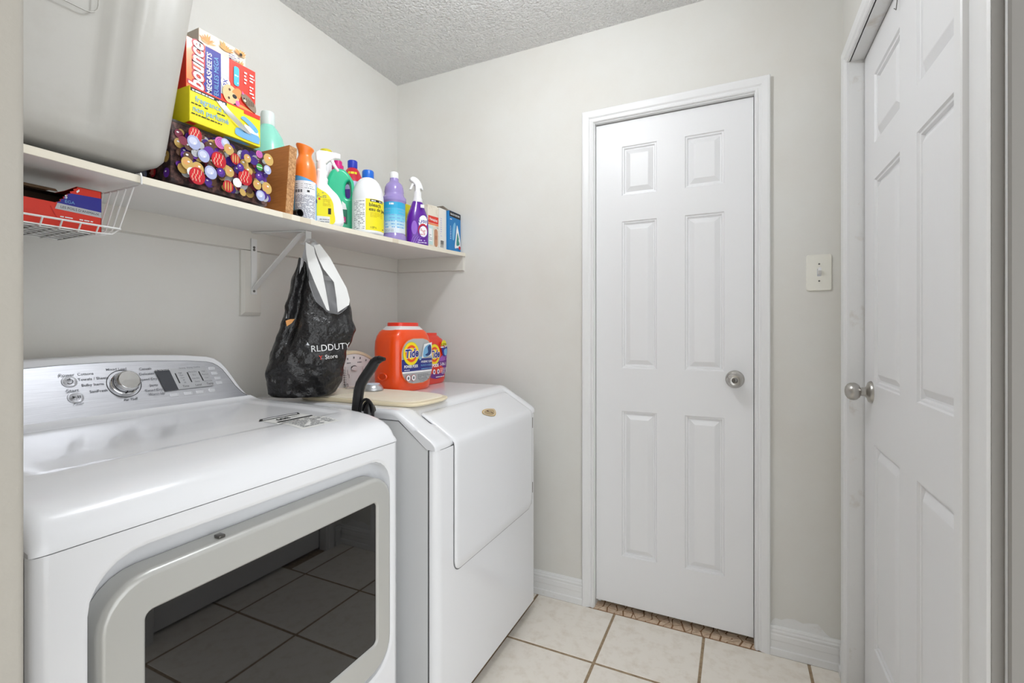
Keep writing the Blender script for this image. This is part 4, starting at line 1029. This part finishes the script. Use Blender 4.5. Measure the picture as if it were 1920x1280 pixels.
p.build('box_print', t)
MB().add([(D_/2, -W_/2, H_), (D_/2, W_/2, H_), (D_/2-.012, W_/2, H_+.012), (D_/2-.018, -.005, H_+.009), (D_/2-.010, -W_/2, H_+.006)], [(0, 1, 2, 3, 4)], BGE).build('top_flap', t, recalc=False)
t = thing('slim_white_carton', 'slim white carton with barcode between bandage box and iron box', 'carton', (-1.262, 1.840, shz(-1.262, 1.840)+.0008)); W_, D_, H_ = .060, .062, .190
open_box(t, W_, D_, H_, mat('plain_carton', (238, 234, 226), .55), M_CARD)
p = Print(flatx(D_/2), .0002)
for q in range(9): p.rect(-.020, .010+q*.0036, .006, .010+q*.0036+random.choice([.0012, .002]), M_BLACK)
p.lines(-.022, .06, -.010, .15, 9, M_LAV, .3); tag(p.build('barcode', t), kind='stuff')
t = thing('iron_box', 'open blue iron carton in the shelf corner', 'carton', (-1.272, 1.9235, shz(-1.272, 1.9235)+.0008)); W_, D_, H_ = .100, .110, .186
IB = mat('iron_blue', (20, 124, 192), .45)
open_box(t, W_, D_, H_, IB, M_CARD)
p = Print(flatx(D_/2), .0002)
p.rect(-W_/2+.001, .160, W_/2-.001, .185, M_BLACK).text('BLACK+DECKER', 0, .1725, .0120, M_WPRINT, bold=.012, sx=.90)
p.lines(-.044, .146, -.018, .153, 1, M_WPRINT, .6).lines(-.044, .055, -.034, .120, 8, M_WPRINT, .25)
p.poly(spline([(-.026, .060), (-.020, .116), (-.004, .138), (.004, .124), (-.004, .080), (-.012, .052)], 4), mat('steam_blue', (120, 186, 226), .5))
p.poly(spline([(-.004, .018), (.004, .070), (.014, .124), (.022, .120), (.040, .072), (.046, .040), (.044, .024), (.018, .020)], 4), M_WPRINT)
p.poly(spline([(.010, .032), (.014, .070), (.020, .092), (.032, .066), (.038, .040), (.026, .032)], 4), mat('iron_teal', (52, 140, 130), .4)).poly(spline([(.030, .060), (.040, .066), (.044, .046), (.036, .048)], 3), M_WPRINT).ell(.038, .022, .009, .009, M_REDD)
p.build('box_print', t)
fl2 = mat('flap_inside', (96, 72, 56), .8)
MB().loft([[(D_/2, -W_/2, H_), (D_/2, W_/2, H_)], [(D_/2-.040, -W_/2, H_+.020), (D_/2-.040, W_/2, H_+.020)]], fl2, False, False, False, closed=False).build('top_flap', t, recalc=False)
MB().loft([[(D_/2, -W_/2, H_), (-D_/2, -W_/2, H_)], [(D_/2-.02, -W_/2-.022, H_+.018), (-D_/2+.01, -W_/2-.022, H_+.018)]], mat('flap_grey', (170, 160, 148), .7), False, False, False, closed=False).build('side_flap', t, recalc=False)

# ================================================================== BASKET UNDER THE SHELF
wb = thing('wire_basket', 'white wire basket hooked under the shelf at left', 'basket', (-1.33, .40, 1.395))
rw = .0017
def wire(P_, r=rw): return MB().tube([Vector(q)-Vector((0, 0, 0)) for q in P_], r, M_WHITEM, 6).build('wire', wb, world=True)
bY0, bY1 = .215, .590
def barm(y):                                             # hook over the shelf edge and arm back under it
    zf = sh_front(y)
    wire([(-1.225, y, zf+.0035), (SXF+.004, y, zf+.0035), (SXF+.006, y, zf-.004), (SXF+.006, y, zf-TS-.003), (SXF-.004, y, zf-TS-.005), (-1.30, y-.002, 1.505), (-1.44, y-.004, 1.507)], .0022)
barm(bY0+.01); barm(bY1)
Zb = 1.398
# side wires, one fan at each end
for ye, sgn in ((bY1, 1), (bY0+.01, -1)):
    for k in range(8):
        x = -1.215-.030*k; zt_ = 1.5065 if k > 1 else 1.508
        xb = -1.256-.024*k
        wire([(x, ye-.001*k*sgn, zt_), (xb, ye-(.010+.002*k)*sgn, Zb+.014), (xb-.004, ye-(.022+.002*k)*sgn, Zb+.002), (xb-.004, ye-.05*sgn, Zb)])
for k in range(8):                                       # long bottom wires
    xb = -1.260-.024*k; wire([(xb, bY0+.05, Zb), (xb, bY1-.05, Zb)])
wire([(-1.253, bY0+.02, Zb+.015), (-1.253, bY1-.008, Zb+.015)], .0022)
for k in range(10):                                      # cross wires
    y = bY0+.05+(bY1-bY0-.10)*k/9; wire([(-1.250, y, Zb+.014), (-1.262, y, Zb-.002), (-1.43, y, Zb-.002), (-1.444, y, Zb+.012), (-1.450, y, 1.50)])
wire([(-1.450, bY0, 1.50), (-1.450, bY1, 1.50)]); wire([(-1.446, bY0, 1.45), (-1.446, bY1, 1.45)])
# ---- torn-open red box in the basket
rb = thing('torn_red_box', 'torn-open red dryer sheet box in the wire basket', 'box', (-1.345, .430, Zb+.0025))
RW, RD, RH = .256, .130, .0935
b = MB()
b.box(-RD/2, -RD/2+.001, -RW/2, RW/2, 0, RH, M_CARDD).box(-RD/2, RD/2, -RW/2, -RW/2+.001, 0, RH, M_CARDD).box(-RD/2, RD/2, RW/2-.001, RW/2, 0, RH, M_RED).box(-RD/2, RD/2, -RW/2, RW/2, 0, .001, M_CARDD).build('box_walls', rb)
# front with torn window
edge = []
for k in range(13):
    t_ = k/12; edge.append((.052+.034*t_+(.0022 if k % 2 else -.0022), .052+(RH-.052)*t_))
front = [(-RW/2, 0), (RW/2, 0), (RW/2, RH)]+edge[::-1]+[(.05, .051), (-RW/2, .0535)]
b = MB(); b.prism(front, lambda p_, q_, t_: (t_, p_, q_), RD/2-.001, RD/2, M_RED); b.build('front_panel', rb)
p = Print(flatx(RD/2), .0002)
e2 = [q for q in edge if q[1] > .052]
p.poly([(RW/2-.0005, .047), (RW/2-.0005, .078)]+[(q[0]+.001, q[1]) for q in edge[::-1] if .05 < q[1] < .079]+[(.053, .050)], M_BLUE)
p.poly([(.048, .038), (RW/2-.0005, .035), (RW/2-.0005, .047), (.052, .051)], M_SILVER).text('LES POILS D’ANIMAUX', .090, .0425, .0072, M_BLACK, rot=-.035, sx=.92)
p.text('S', .066, .0665, .0100, M_WPRINT, bold=.02).text('ÉGA', .072, .0565, .0088, M_LBLUE)
p.poly([(.083, .083), (.088, .0885), (.0885, .084), (.084, .079)], M_WPRINT).lines(.056, .022, .112, .026, 1, M_WPRINT, .6)
p.poly([(.040, .042), (.041, .042), (.060, .001), (.0588, .001)], M_REDD); p.build('box_print', rb)
MB().add([(-RD/2+.03, -RW/2, RH), (-RD/2+.03, .070, RH), (-.015, .080, RH+.004), (-.012, -RW/2, RH+.005)], [(0, 1, 2, 3)], M_CARD).box(-RD/2, -RD/2+.03, -RW/2, RW/2, RH-.001, RH, M_CARDD).build('top_flap', rb, recalc=False)
MB().add([(-.015, .080, RH+.0035), (-.012, -RW/2, RH+.0045), (-.002, -RW/2, RH-.004), (-.005, .080, RH-.004)], [(0, 1, 2, 3)], M_CARD).build('inner_flap', rb, recalc=False)
MB().prism([(edge[-1][0], -RD/2), (RW/2, -RD/2), (RW/2, RD/2), (edge[-1][0], RD/2), (edge[-1][0]+.004, 0)], lambda p_, q_, t_: (q_, p_, t_), RH-.001, RH, M_RED).build('top_panel', rb)

# ================================================================== THINGS ON THE WASHER
WT = .9462
# ---- beige press: flat padded bed and arched upright panel
ps = thing('beige_appliance', 'beige appliance with flat rounded bed and arched white dial panel', 'appliance', (-1.15, 1.30, WT))
BEI = mat('beige_plastic', (236, 222, 190), .35); PAD = mat('beige_pad', (240, 231, 212), .6, var=(5, (234, 218, 192), .5, .8))
bed = spline([(-1.385, 1.180), (-1.20, 1.168), (-1.02, 1.170), (-.930, 1.180), (-.893, 1.212), (-.885, 1.280), (-.890, 1.350), (-.925, 1.395), (-1.06, 1.418), (-1.22, 1.424), (-1.385, 1.424)], 5)
cx_, cy_ = -1.15, 1.30
b = MB(); b.loft([[(cx_+(x-cx_)*s_, cy_+(y-cy_)*s_, WT+z_) for x, y in bed] for s_, z_ in ((.965, 0), (.99, .003), (1.0, .007), (.99, .0115), (.965, .013))], BEI, True, True).build('bed', ps, world=True)
b = MB(); b.loft([[(cx_+(x-cx_)*s_, cy_+(y-cy_)*s_, WT+z_) for x, y in bed] for s_, z_ in ((.93, .0125), (.925, .0155), (.89, .0175))], PAD, True, True).build('pad', ps, world=True)
def arch(s_, dz=0.): return [(1.455+.165*s_*cos(a), .975+.128*s_*sin(a)+dz) for a in [pi*k/24 for k in range(25)]]
def archring(s_, x, zb_, lean=.10):
    A = arch(s_)+[(1.455-.150*s_, zb_), (1.455+.150*s_, zb_)]
    return [(x-(z-.95)*lean, y, z) for y, z in A]
MB().loft([archring(1.0, -1.425, .950), archring(1.0, -1.398, .950), archring(.97, -1.392, .952), archring(.905, -1.392, .957), archring(.895, -1.396, .958)], BEI, True, True).build('upright_frame', ps, world=True, sharp=50)
MB().loft([archring(.893, -1.396, .958), archring(.890, -1.3925, .9585)], mat('dial_white', (238, 238, 238), .4), False, True, False).build('dial_face', ps, world=True)
p = Print(lambda u, v, l: (-1.3922+l-(v-.95)*.10-ps.location.x, u-ps.location.y, v-ps.location.z), .0003)
for k in range(9):
    a = radians(28+124*k/8); p.ell(1.455+.132*cos(a), .975+.100*sin(a), .0045, .0035, M_GREYT, a, 8)
    if k % 2: p.lines(1.455+.112*cos(a)-.012, .975+.084*sin(a)-.003, 1.455+.112*cos(a)+.012, .975+.084*sin(a)+.004, 1, M_GREYT, .5)
p.rect(1.392, .968, 1.394, 1.034, M_BLACK)
for k in range(7): p.rect(1.386, .972+.009*k, 1.400, .9735+.009*k, M_BLACK)
p.ell(1.400, .968, .0085, .0085, M_GREYT).ell(1.400, .968, .006, .006, M_SILVER).rect(1.408, 1.008, 1.4105, 1.03, M_BLACK).rect(1.414, .996, 1.4165, 1.012, M_BLACK)
p.ell(1.446, 1.036, .018, .008, M_BLACK).ell(1.449, 1.033, .018, .008, mat('dial_white', (238, 238, 238), .4))
tag(p.build('dial_markings', ps), kind='stuff')
MB().tube(spline([(-1.22, 1.18, WT+.019), (-1.17, 1.20, WT+.030), (-1.12, 1.19, WT+.034), (-1.09, 1.175, WT+.024), (-1.11, 1.162, WT+.018), (-1.14, 1.168, WT+.021), (-1.12, 1.158, WT+.016), (-1.09, 1.153, WT+.006), (-1.085, 1.145, WT+.002)], 6, False), .0014, mat('cream_cord', (236, 230, 212), .6), 6).build('cord_loop', ps, world=True)
# ---- clear cup and silver dish
cp = thing('clear_cup', 'clear plastic cup standing on the beige bed behind black handle', 'cup', (-1.325, 1.375, WT+.0178))
CLP = mat('clear_plastic', (250, 250, 250), .06, trans=1., ior=1.15)
MB().lathe([(.026, 0), (.030, .002), (.0345, .080), (.0350, .083), (.0338, .083), (.029, .004), (.003, .003)], CLP, seg=32, cap0=True, cap1=True).build('cup_wall', cp)
ds = thing('silver_dish', 'round silver domed dish with pale blue top beside orange tub', 'dish', (-1.212, 1.352, WT+.0178))
MB().lathe([(.034, 0), (.0385, .002), (.0385, .006), (.036, .012), (.031, .019), (.0255, .0235)], mat('silver_paint', (200, 202, 206), .3, .7), seg=32).build('dome', ds)
MB().lathe([(.0255, .0230), (.0265, .0245), (.024, .0262), (.004, .0262)], mat('pale_blue_top', (206, 220, 236), .35), seg=32).build('top_disc', ds)
# ---- detergent tubs
def tub(name, label, loc, yaw, w, d, h_, m, mlid, band):
    t = thing(name, label, 'tub', loc, radians(yaw)); R = []
    for fw, fd, z_ in ((.86, .86, 0), (.94, .94, .006), (.985, .98, .020), (1, 1, .05), (1, 1, h_*.62), (.985, .98, h_*.72), (.93, .93, h_*.80), (.82, .86, h_*.865), (.72, .80, h_*.895)):
        R.append([(x*fd, y*fw, z_) for x, y in sell(d/2, w/2, 4.2, 56)])
    MB().loft(R, m, True, True).build('tub_body', t)
    R = []
    for f_, z_ in ((.745, h_*.885), (.735, h_*.90), (.62, h_*.945), (.60, h_*.948)): R.append([(x*f_*1.08, y*f_, z_) for x, y in sell(d/2, w/2, 3.2, 56)])
    MB().loft(R, band, True, True).build('shoulder_band', t)
    R = []
    for f_, z_ in ((.56, h_*.94), (.585, h_*.945), (.585, h_*.985), (.57, h_), (.20, h_)): R.append([(x*f_*1.1, y*f_, z_) for x, y in sell(d/2, w/2, 2.8, 48)])
    lid_ = MB().loft(R, mlid, True, True).build('lid', t)
    return t
def tide_logo(p, u, v, r):
    p.ell(u, v, r, r*1.05, M_GREENP if False else mat('logo_rim', (206, 214, 60), .4), 0, 28).ell(u, v, r*.95, r*1.0, mat('logo_yellow', (252, 222, 20), .4), 0, 28)
    p.ell(u, v, r*.72, r*.76, mat('logo_orange', (238, 84, 24), .4), 0, 28).ell(u, v, r*.50, r*.53, mat('logo_yellow', (252, 222, 20), .4), 0, 28).ell(u, v, r*.26, r*.28, mat('logo_orange', (238, 84, 24), .4), 0, 20)
    p.text('Tide', u, v, r*1.02, M_WPRINT, bold=.075, shear=.18, rot=.06, sx=.92).text('Tide', u, v, r*1.02, mat('logo_blue', (24, 36, 130), .4), bold=.03, shear=.18, rot=.06, sx=.92)
t = tub('orange_detergent_tub', 'large orange detergent tub with grey and blue label on washer', (-1.222, 1.5400, WT), -5, .218, .148, .270, M_ORANGE, M_ORANGE2, mat('translucent_band', (226, 222, 222), .3))
R = []                                                    # moulded side grips
for z_, r_ in ((.060, .026), (.085, .018)):
    Kk = [[(.0+q*cos(2*pi*i/20), -.1155-e_, z_+q*.62*sin(2*pi*i/20)) for i in range(20)] for q, e_ in ((r_, -.002), (r_*.92, .0015), (r_*.75, .0012), (r_*.65, -.001))]
    R.append(Kk)
MB().loft(R[0], M_ORANGE, False, False).build('side_grip', t)
p = Print(lambda u, v, l: (.0742+l-.010*(abs(u)/.109)**5, u, v), .0004)
def strip_fill(p, edge_u, v0, v1, m, nv=16, nu=10):
    p.l += p.step; V = []
    for j in range(nv+1):
        v = v0+(v1-v0)*j/nv; a, c = edge_u(v, -1), edge_u(v, 1)
        V += [p.fn(a+(c-a)*i/nu, v, p.l) for i in range(nu+1)]
    p.mb.add(V, [(j*(nu+1)+i, j*(nu+1)+i+1, (j+1)*(nu+1)+i+1, (j+1)*(nu+1)+i) for j in range(nv) for i in range(nu)], m)
def lab_edge(hw_, hh, r, cu=.006, cv_=.118):
    def f(v, s_):
        d = abs(v-cv_)-(hh-r)
        return cu+s_*(hw_ if d <= 0 else hw_-r+sqrt(max(0, r*r-d*d)))
    return f
strip_fill(p, lab_edge(.0935, .0915, .064), .118-.0915, .118+.0915, mat('orange_ridge', (246, 110, 50), .3), 28)
strip_fill(p, lab_edge(.090, .088, .062), .118-.088, .118+.088, M_GREYB, 28)
def band_poly(v0, v1, m): strip_fill(p, lab_edge(.090, .088, .062), v0, v1, m)
band_poly(.078, .126, mat('navy_label', (40, 46, 132), .4)); band_poly(.072, .079, M_WPRINT)
p.rect(.012, .120, .099, .134, mat('pale_wave', (150, 190, 216), .4))
tide_logo(p, -.035, .148, .044)
p.poly([(.022, .128), (.036, .184), (.088, .190), (.084, .136)], M_WPRINT).poly(spline([(.030, .134), (.040, .170), (.078, .182), (.083, .150), (.060, .134)], 4), mat('pod_blue', (120, 176, 214), .3)).poly(spline([(.042, .140), (.060, .150), (.058, .172), (.078, .178), (.080, .146), (.060, .136)], 4), mat('pod_navy', (28, 60, 120), .3))
p.text('POWER PODS', -.040, .098, .0150, M_WPRINT, bold=.03, sx=.80).text('HYGIENIC CLEAN', .052, .113, .0115, M_WPRINT, bold=.02, sx=.78).text('PROPRETÉ HYGIÉNIQUE', .052, .0985, .0100, M_LBLUE, sx=.70).lines(-.078, .084, -.050, .088, 1, M_WPRINT, .6).lines(.010, .084, .090, .090, 1, M_LBLUE, .4)
for q in (-.058, -.030): p.ell(q, .054, .0125, .0135, M_REDD).ell(q, .054, .0108, .0117, M_WPRINT).ell(q, .054, .005, .006, M_GREYT)
p.lines(-.008, .042, .072, .068, 5, M_GREYT, .4).text('81 PODS', .020, .0365, .0070, M_GREYT)
tag(p.build('label', t), kind='stuff')
t = tub('small_detergent_tub', 'smaller red-orange detergent tub with purple label in the corner', (-1.272, 1.7650, WT), 0, .188, .120, .228, M_ORANGE2, M_ORANGE2, M_ORANGE2)
p = Print(lambda u, v, l: (.0602+l-.008*(abs(u)/.095)**5, u, v), .00035)
PL = mat('label_purple', (112, 44, 140), .4)
p.poly(spline([(-.080, .110), (-.070, .050), (-.030, .026), (.030, .026), (.068, .050), (.080, .112), (.030, .104), (-.030, .092)], 4), PL).poly(spline([(.010, .104), (.040, .125), (.078, .128), (.080, .108), (.040, .100)], 4), mat('label_violet', (158, 84, 178), .4))
tide_logo(p, -.022, .132, .044)
p.poly([(.024, .170), (.036, .190), (.054, .196), (.070, .186), (.078, .170)], M_YEL).text('4', .033, .174, .014, M_BLACK, bold=.02).lines(.042, .171, .072, .183, 2, M_BLACK, .4)
p.poly(spline([(.032, .160), (.040, .130), (.062, .120), (.080, .136), (.078, .164), (.056, .160)], 4), M_BLUE).poly(spline([(.050, .150), (.052, .130), (.066, .124), (.078, .138), (.074, .156)], 4), M_LBLUE).rect(.022, .160, .046, .166, M_WPRINT)
p.text('PODS', -.020, .083, .0190, M_WPRINT, bold=.04).text('3-IN-1', .040, .086, .0200, M_WPRINT, sx=.9, bold=.01)
for q in (-.030, .0): p.ell(q, .056, .0100, .0110, M_WPRINT).ell(q, .056, .0050, .006, PL)
p.lines(.014, .044, .072, .072, 5, M_WPRINT, .35).lines(-.020, .030, .045, .036, 1, M_WPRINT, .6)
tag(p.build('label', t), kind='stuff')

# ---- black angled handle in the gap between the machines
hd = thing('cleaning_tool', 'black cleaning tool with angled grip standing between dryer and washer', 'cleaning tool', (-1.03, 1.0765, 0))
hp = [(-1.040, 1.0765, .02), (-1.038, 1.0765, .50), (-1.032, 1.0765, .90), (-1.026, 1.0765, .955), (-1.018, 1.0765, 1.005), (-1.010, 1.0765, 1.026), (-.998, 1.0765, 1.043), (-.968, 1.0765, 1.078), (-.958, 1.0765, 1.091), (-.948, 1.0765, 1.0985), (-.938, 1.0765, 1.101)]
MB().tube(hp, [.012]*3+[.0150, .0155, .0155, .0155, .0155, .0150, .013, .011], M_BLACKP, 14).build('grip', hd, world=True)
tipm = MB().tube([(-.946, 1.0765, 1.099), (-.934, 1.0765, 1.1015), (-.920, 1.0765, 1.1020)], [.0115, .009, .005], M_BLACKP, 12).build('tip', hd, world=True)
MB().rbox(-1.10, -.98, 1.055, 1.098, 0, .03, .006, M_BLACKP).build('foot_block', hd, world=True)
for q in range(4):
    r_ = .034-.007*q
    MB().tube([(-.985+r_*cos(a)*.75, 1.072+.008*q, .945+r_*1.1*sin(a)) for a in [pi*k/10 for k in range(11)]], .0042, M_BLACKP, 8).build('rib', hd, world=True)
MB().tube([(-.985, 1.083, .84), (-.985, 1.083, .95), (-.986, 1.083, .972)], [.016, .016, .006], M_BLACKP, 12).build('hose_end', hd, world=True)

# ================================================================== HANGING BAG
from mathutils import noise
from mathutils.bvhtree import BVHTree
kb = .00181; BX = -1.292; BYc = place(BX, 583); YAW = radians(-41); BZ = .9660
bg = thing('plastic_bag', 'black duty free carrier bag with white lining hanging from shelf bracket', 'bag', (BX, BYc, BZ), YAW)
LW = [(747, 548), (744, 528), (736, 514), (715, 509), (690, 507), (660, 516), (640, 523), (620, 529), (595, 536), (570, 542), (545, 548), (520, 554), (487, 563)]
RWd = [(747, 588), (744, 606), (736, 624), (715, 638), (690, 641), (660, 647), (640, 655), (620, 660), (595, 659), (570, 652), (545, 645), (520, 634), (487, 612)]
LW, RWd = LW[::-1], RWd[::-1]
rim = [(0, 556), (40, 520), (90, 492), (140, 486), (180, 487), (205, 486), (232, 494), (250, 528), (265, 566), (280, 587), (300, 590), (325, 578), (345, 562), (360, 556)]
def bagp(th_, f_, inset=0., foldk=1.):
    yr = interp(math.degrees(th_) % 360, rim); py = 747.5+(yr-747.5)*f_
    Lp, Rp = interp(py, LW), interp(py, RWd)
    c_ = ((Lp+Rp)/2-583)*kb; hw_ = (Rp-Lp)/2*kb-inset
    dp = interp(py, [(486, .022), (540, .045), (600, .062), (680, .070), (735, .058), (748, .030)])-inset
    ct_, st_ = cos(th_), sin(th_)
    y = c_+hw_*math.copysign(abs(ct_)**.85, ct_); x = -dp*math.copysign(abs(st_)**.85, st_)
    # gusset fold at the front left
    dg = math.degrees(th_) % 360; fold = math.exp(-((dg-228)/13)**2)*.030*foldk*smooth01(f_*1.6)
    x -= fold; y += fold*.35
    z = HC+(HOR-py)*kb-BZ
    q = Vector((x*9, y*9, z*9))
    nz = .010*noise.noise(q+Vector((3, 1, 7)))+.0075*noise.noise(q*2.4)-abs(noise.noise(q*1.5+Vector((9, 2, 4))))*.016+abs(noise.noise(q*3.4+Vector((1, 5, 2))))*.007
    if z < .006: nz *= .3
    nx_, ny_ = -st_, ct_
    return Vector((x+nx_*nz*1.2-(.0), y+ny_*nz*.6, max(z, .0)))
NT, NF = 88, 56
M_BAG = mat('black_bag_film', (30, 29, 30), .27, bump=(34, .75, .014)); M_BAGW = mat('white_bag_film', (232, 232, 230), .35); M_BAGG = mat('grey_bag_lining', (196, 196, 198), .45)
rings = [[bagp(2*pi*i/NT, j/NF) for i in range(NT)] for j in range(NF+1)]
bo = MB().loft(rings, M_BAG, True, False).build('outer_film', bg, sharp=80)
ringi = []
for j in range(31):
    r_ = [bagp(2*pi*i/NT, .62+.38*j/30, 0., 2.2) for i in range(NT)]; m_ = sum(r_, Vector())/NT
    ringi.append([Vector((m_.x+(q.x-m_.x)*.90, m_.y+(q.y-m_.y)*.93, q.z)) for q in r_])
MB().loft(ringi, M_BAGG, True, False).build('lining', bg, sharp=80)
bvh = BVHTree.FromPolygons([tuple(v_) for r_ in rings for v_ in r_], [(j*NT+i, j*NT+(i+1) % NT, (j+1)*NT+(i+1) % NT, (j+1)*NT+i) for j in range(NF) for i in range(NT)])
def onbag(u, v, l):
    h_ = bvh.ray_cast(Vector((.5, u, v)), Vector((-1, 0, 0)))
    return (h_[0].x+.0015+l, u, v) if h_[0] else (0, u, v)
def bl(px, py): return (px-583)*kb, HC+(HOR-py)*kb-BZ
# handles
def ribbon(P_, m, name, th_=.0008):
    A = [[Vector((q[0], *bl(q[1], q[2]))), Vector((q[3], *bl(q[4], q[5])))] for q in P_]
    A = [list(s_) for s_ in A]; R = []
    for a, c in A: R.append([a, a*.5+c*.5+Vector((.002, 0, 0)), c])
    return MB().loft(R, m, False, False, True, closed=False).build(name, bg, recalc=False)
ribbon([(.020, 574, 458, .020, 588, 466), (.026, 575, 480, .024, 590, 478), (.038, 579, 505, .030, 602, 512), (.050, 590, 535, .040, 607, 540), (.060, 602, 565, .050, 611, 565), (.066, 609, 582, .058, 614, 584)], M_BAGW, 'handle')
ribbon([(.010, 588, 462, .004, 598, 458), (.012, 594, 482, .0, 616, 482), (.024, 604, 505, .010, 630, 510), (.036, 622, 530, .024, 645, 540), (.045, 626, 560, .034, 650, 562), (.056, 628, 586, .045, 648, 572)], M_BAGW, 'handle')
ribbon([(-.020, 574, 457, -.020, 597, 457), (-.024, 566, 490, -.024, 616, 490), (-.030, 560, 520, -.030, 634, 525)], M_BAGG, 'back_panel')
ribbon([(.021, 574, 455, -.019, 575, 455), (.021, 580, 451, -.019, 580, 451), (.021, 588, 452, -.019, 588, 452), (.020, 596, 459, -.018, 596, 459)], M_BAGW, 'handle_loop')
p = Print(onbag, .0004)
for s_, px, py, sz, m in (('RLDDUTY', 616.5, 650.5, .0300, M_WPRINT), ('Store', 617, 667, .0195, M_WPRINT), ('Y', 599, 668.5, .0195, M_RED)):
    u, v = bl(px, py); p.text(s_, u, v, sz, m, sx=.92, bold=.008 if sz < .025 else .0, rot=.07)
p.poly([bl(541, 602), bl(548, 599), bl(556, 598.5), bl(551, 606), bl(543, 612)], mat('leaf_orange', (226, 160, 96), .5)).poly([bl(541, 598), bl(543.5, 588), bl(543.5, 597)], M_SILVER)
p.poly([bl(577, 640), bl(580.5, 646), bl(575, 645)], M_SILVER)
tag(p.build('print', bg), kind='stuff')
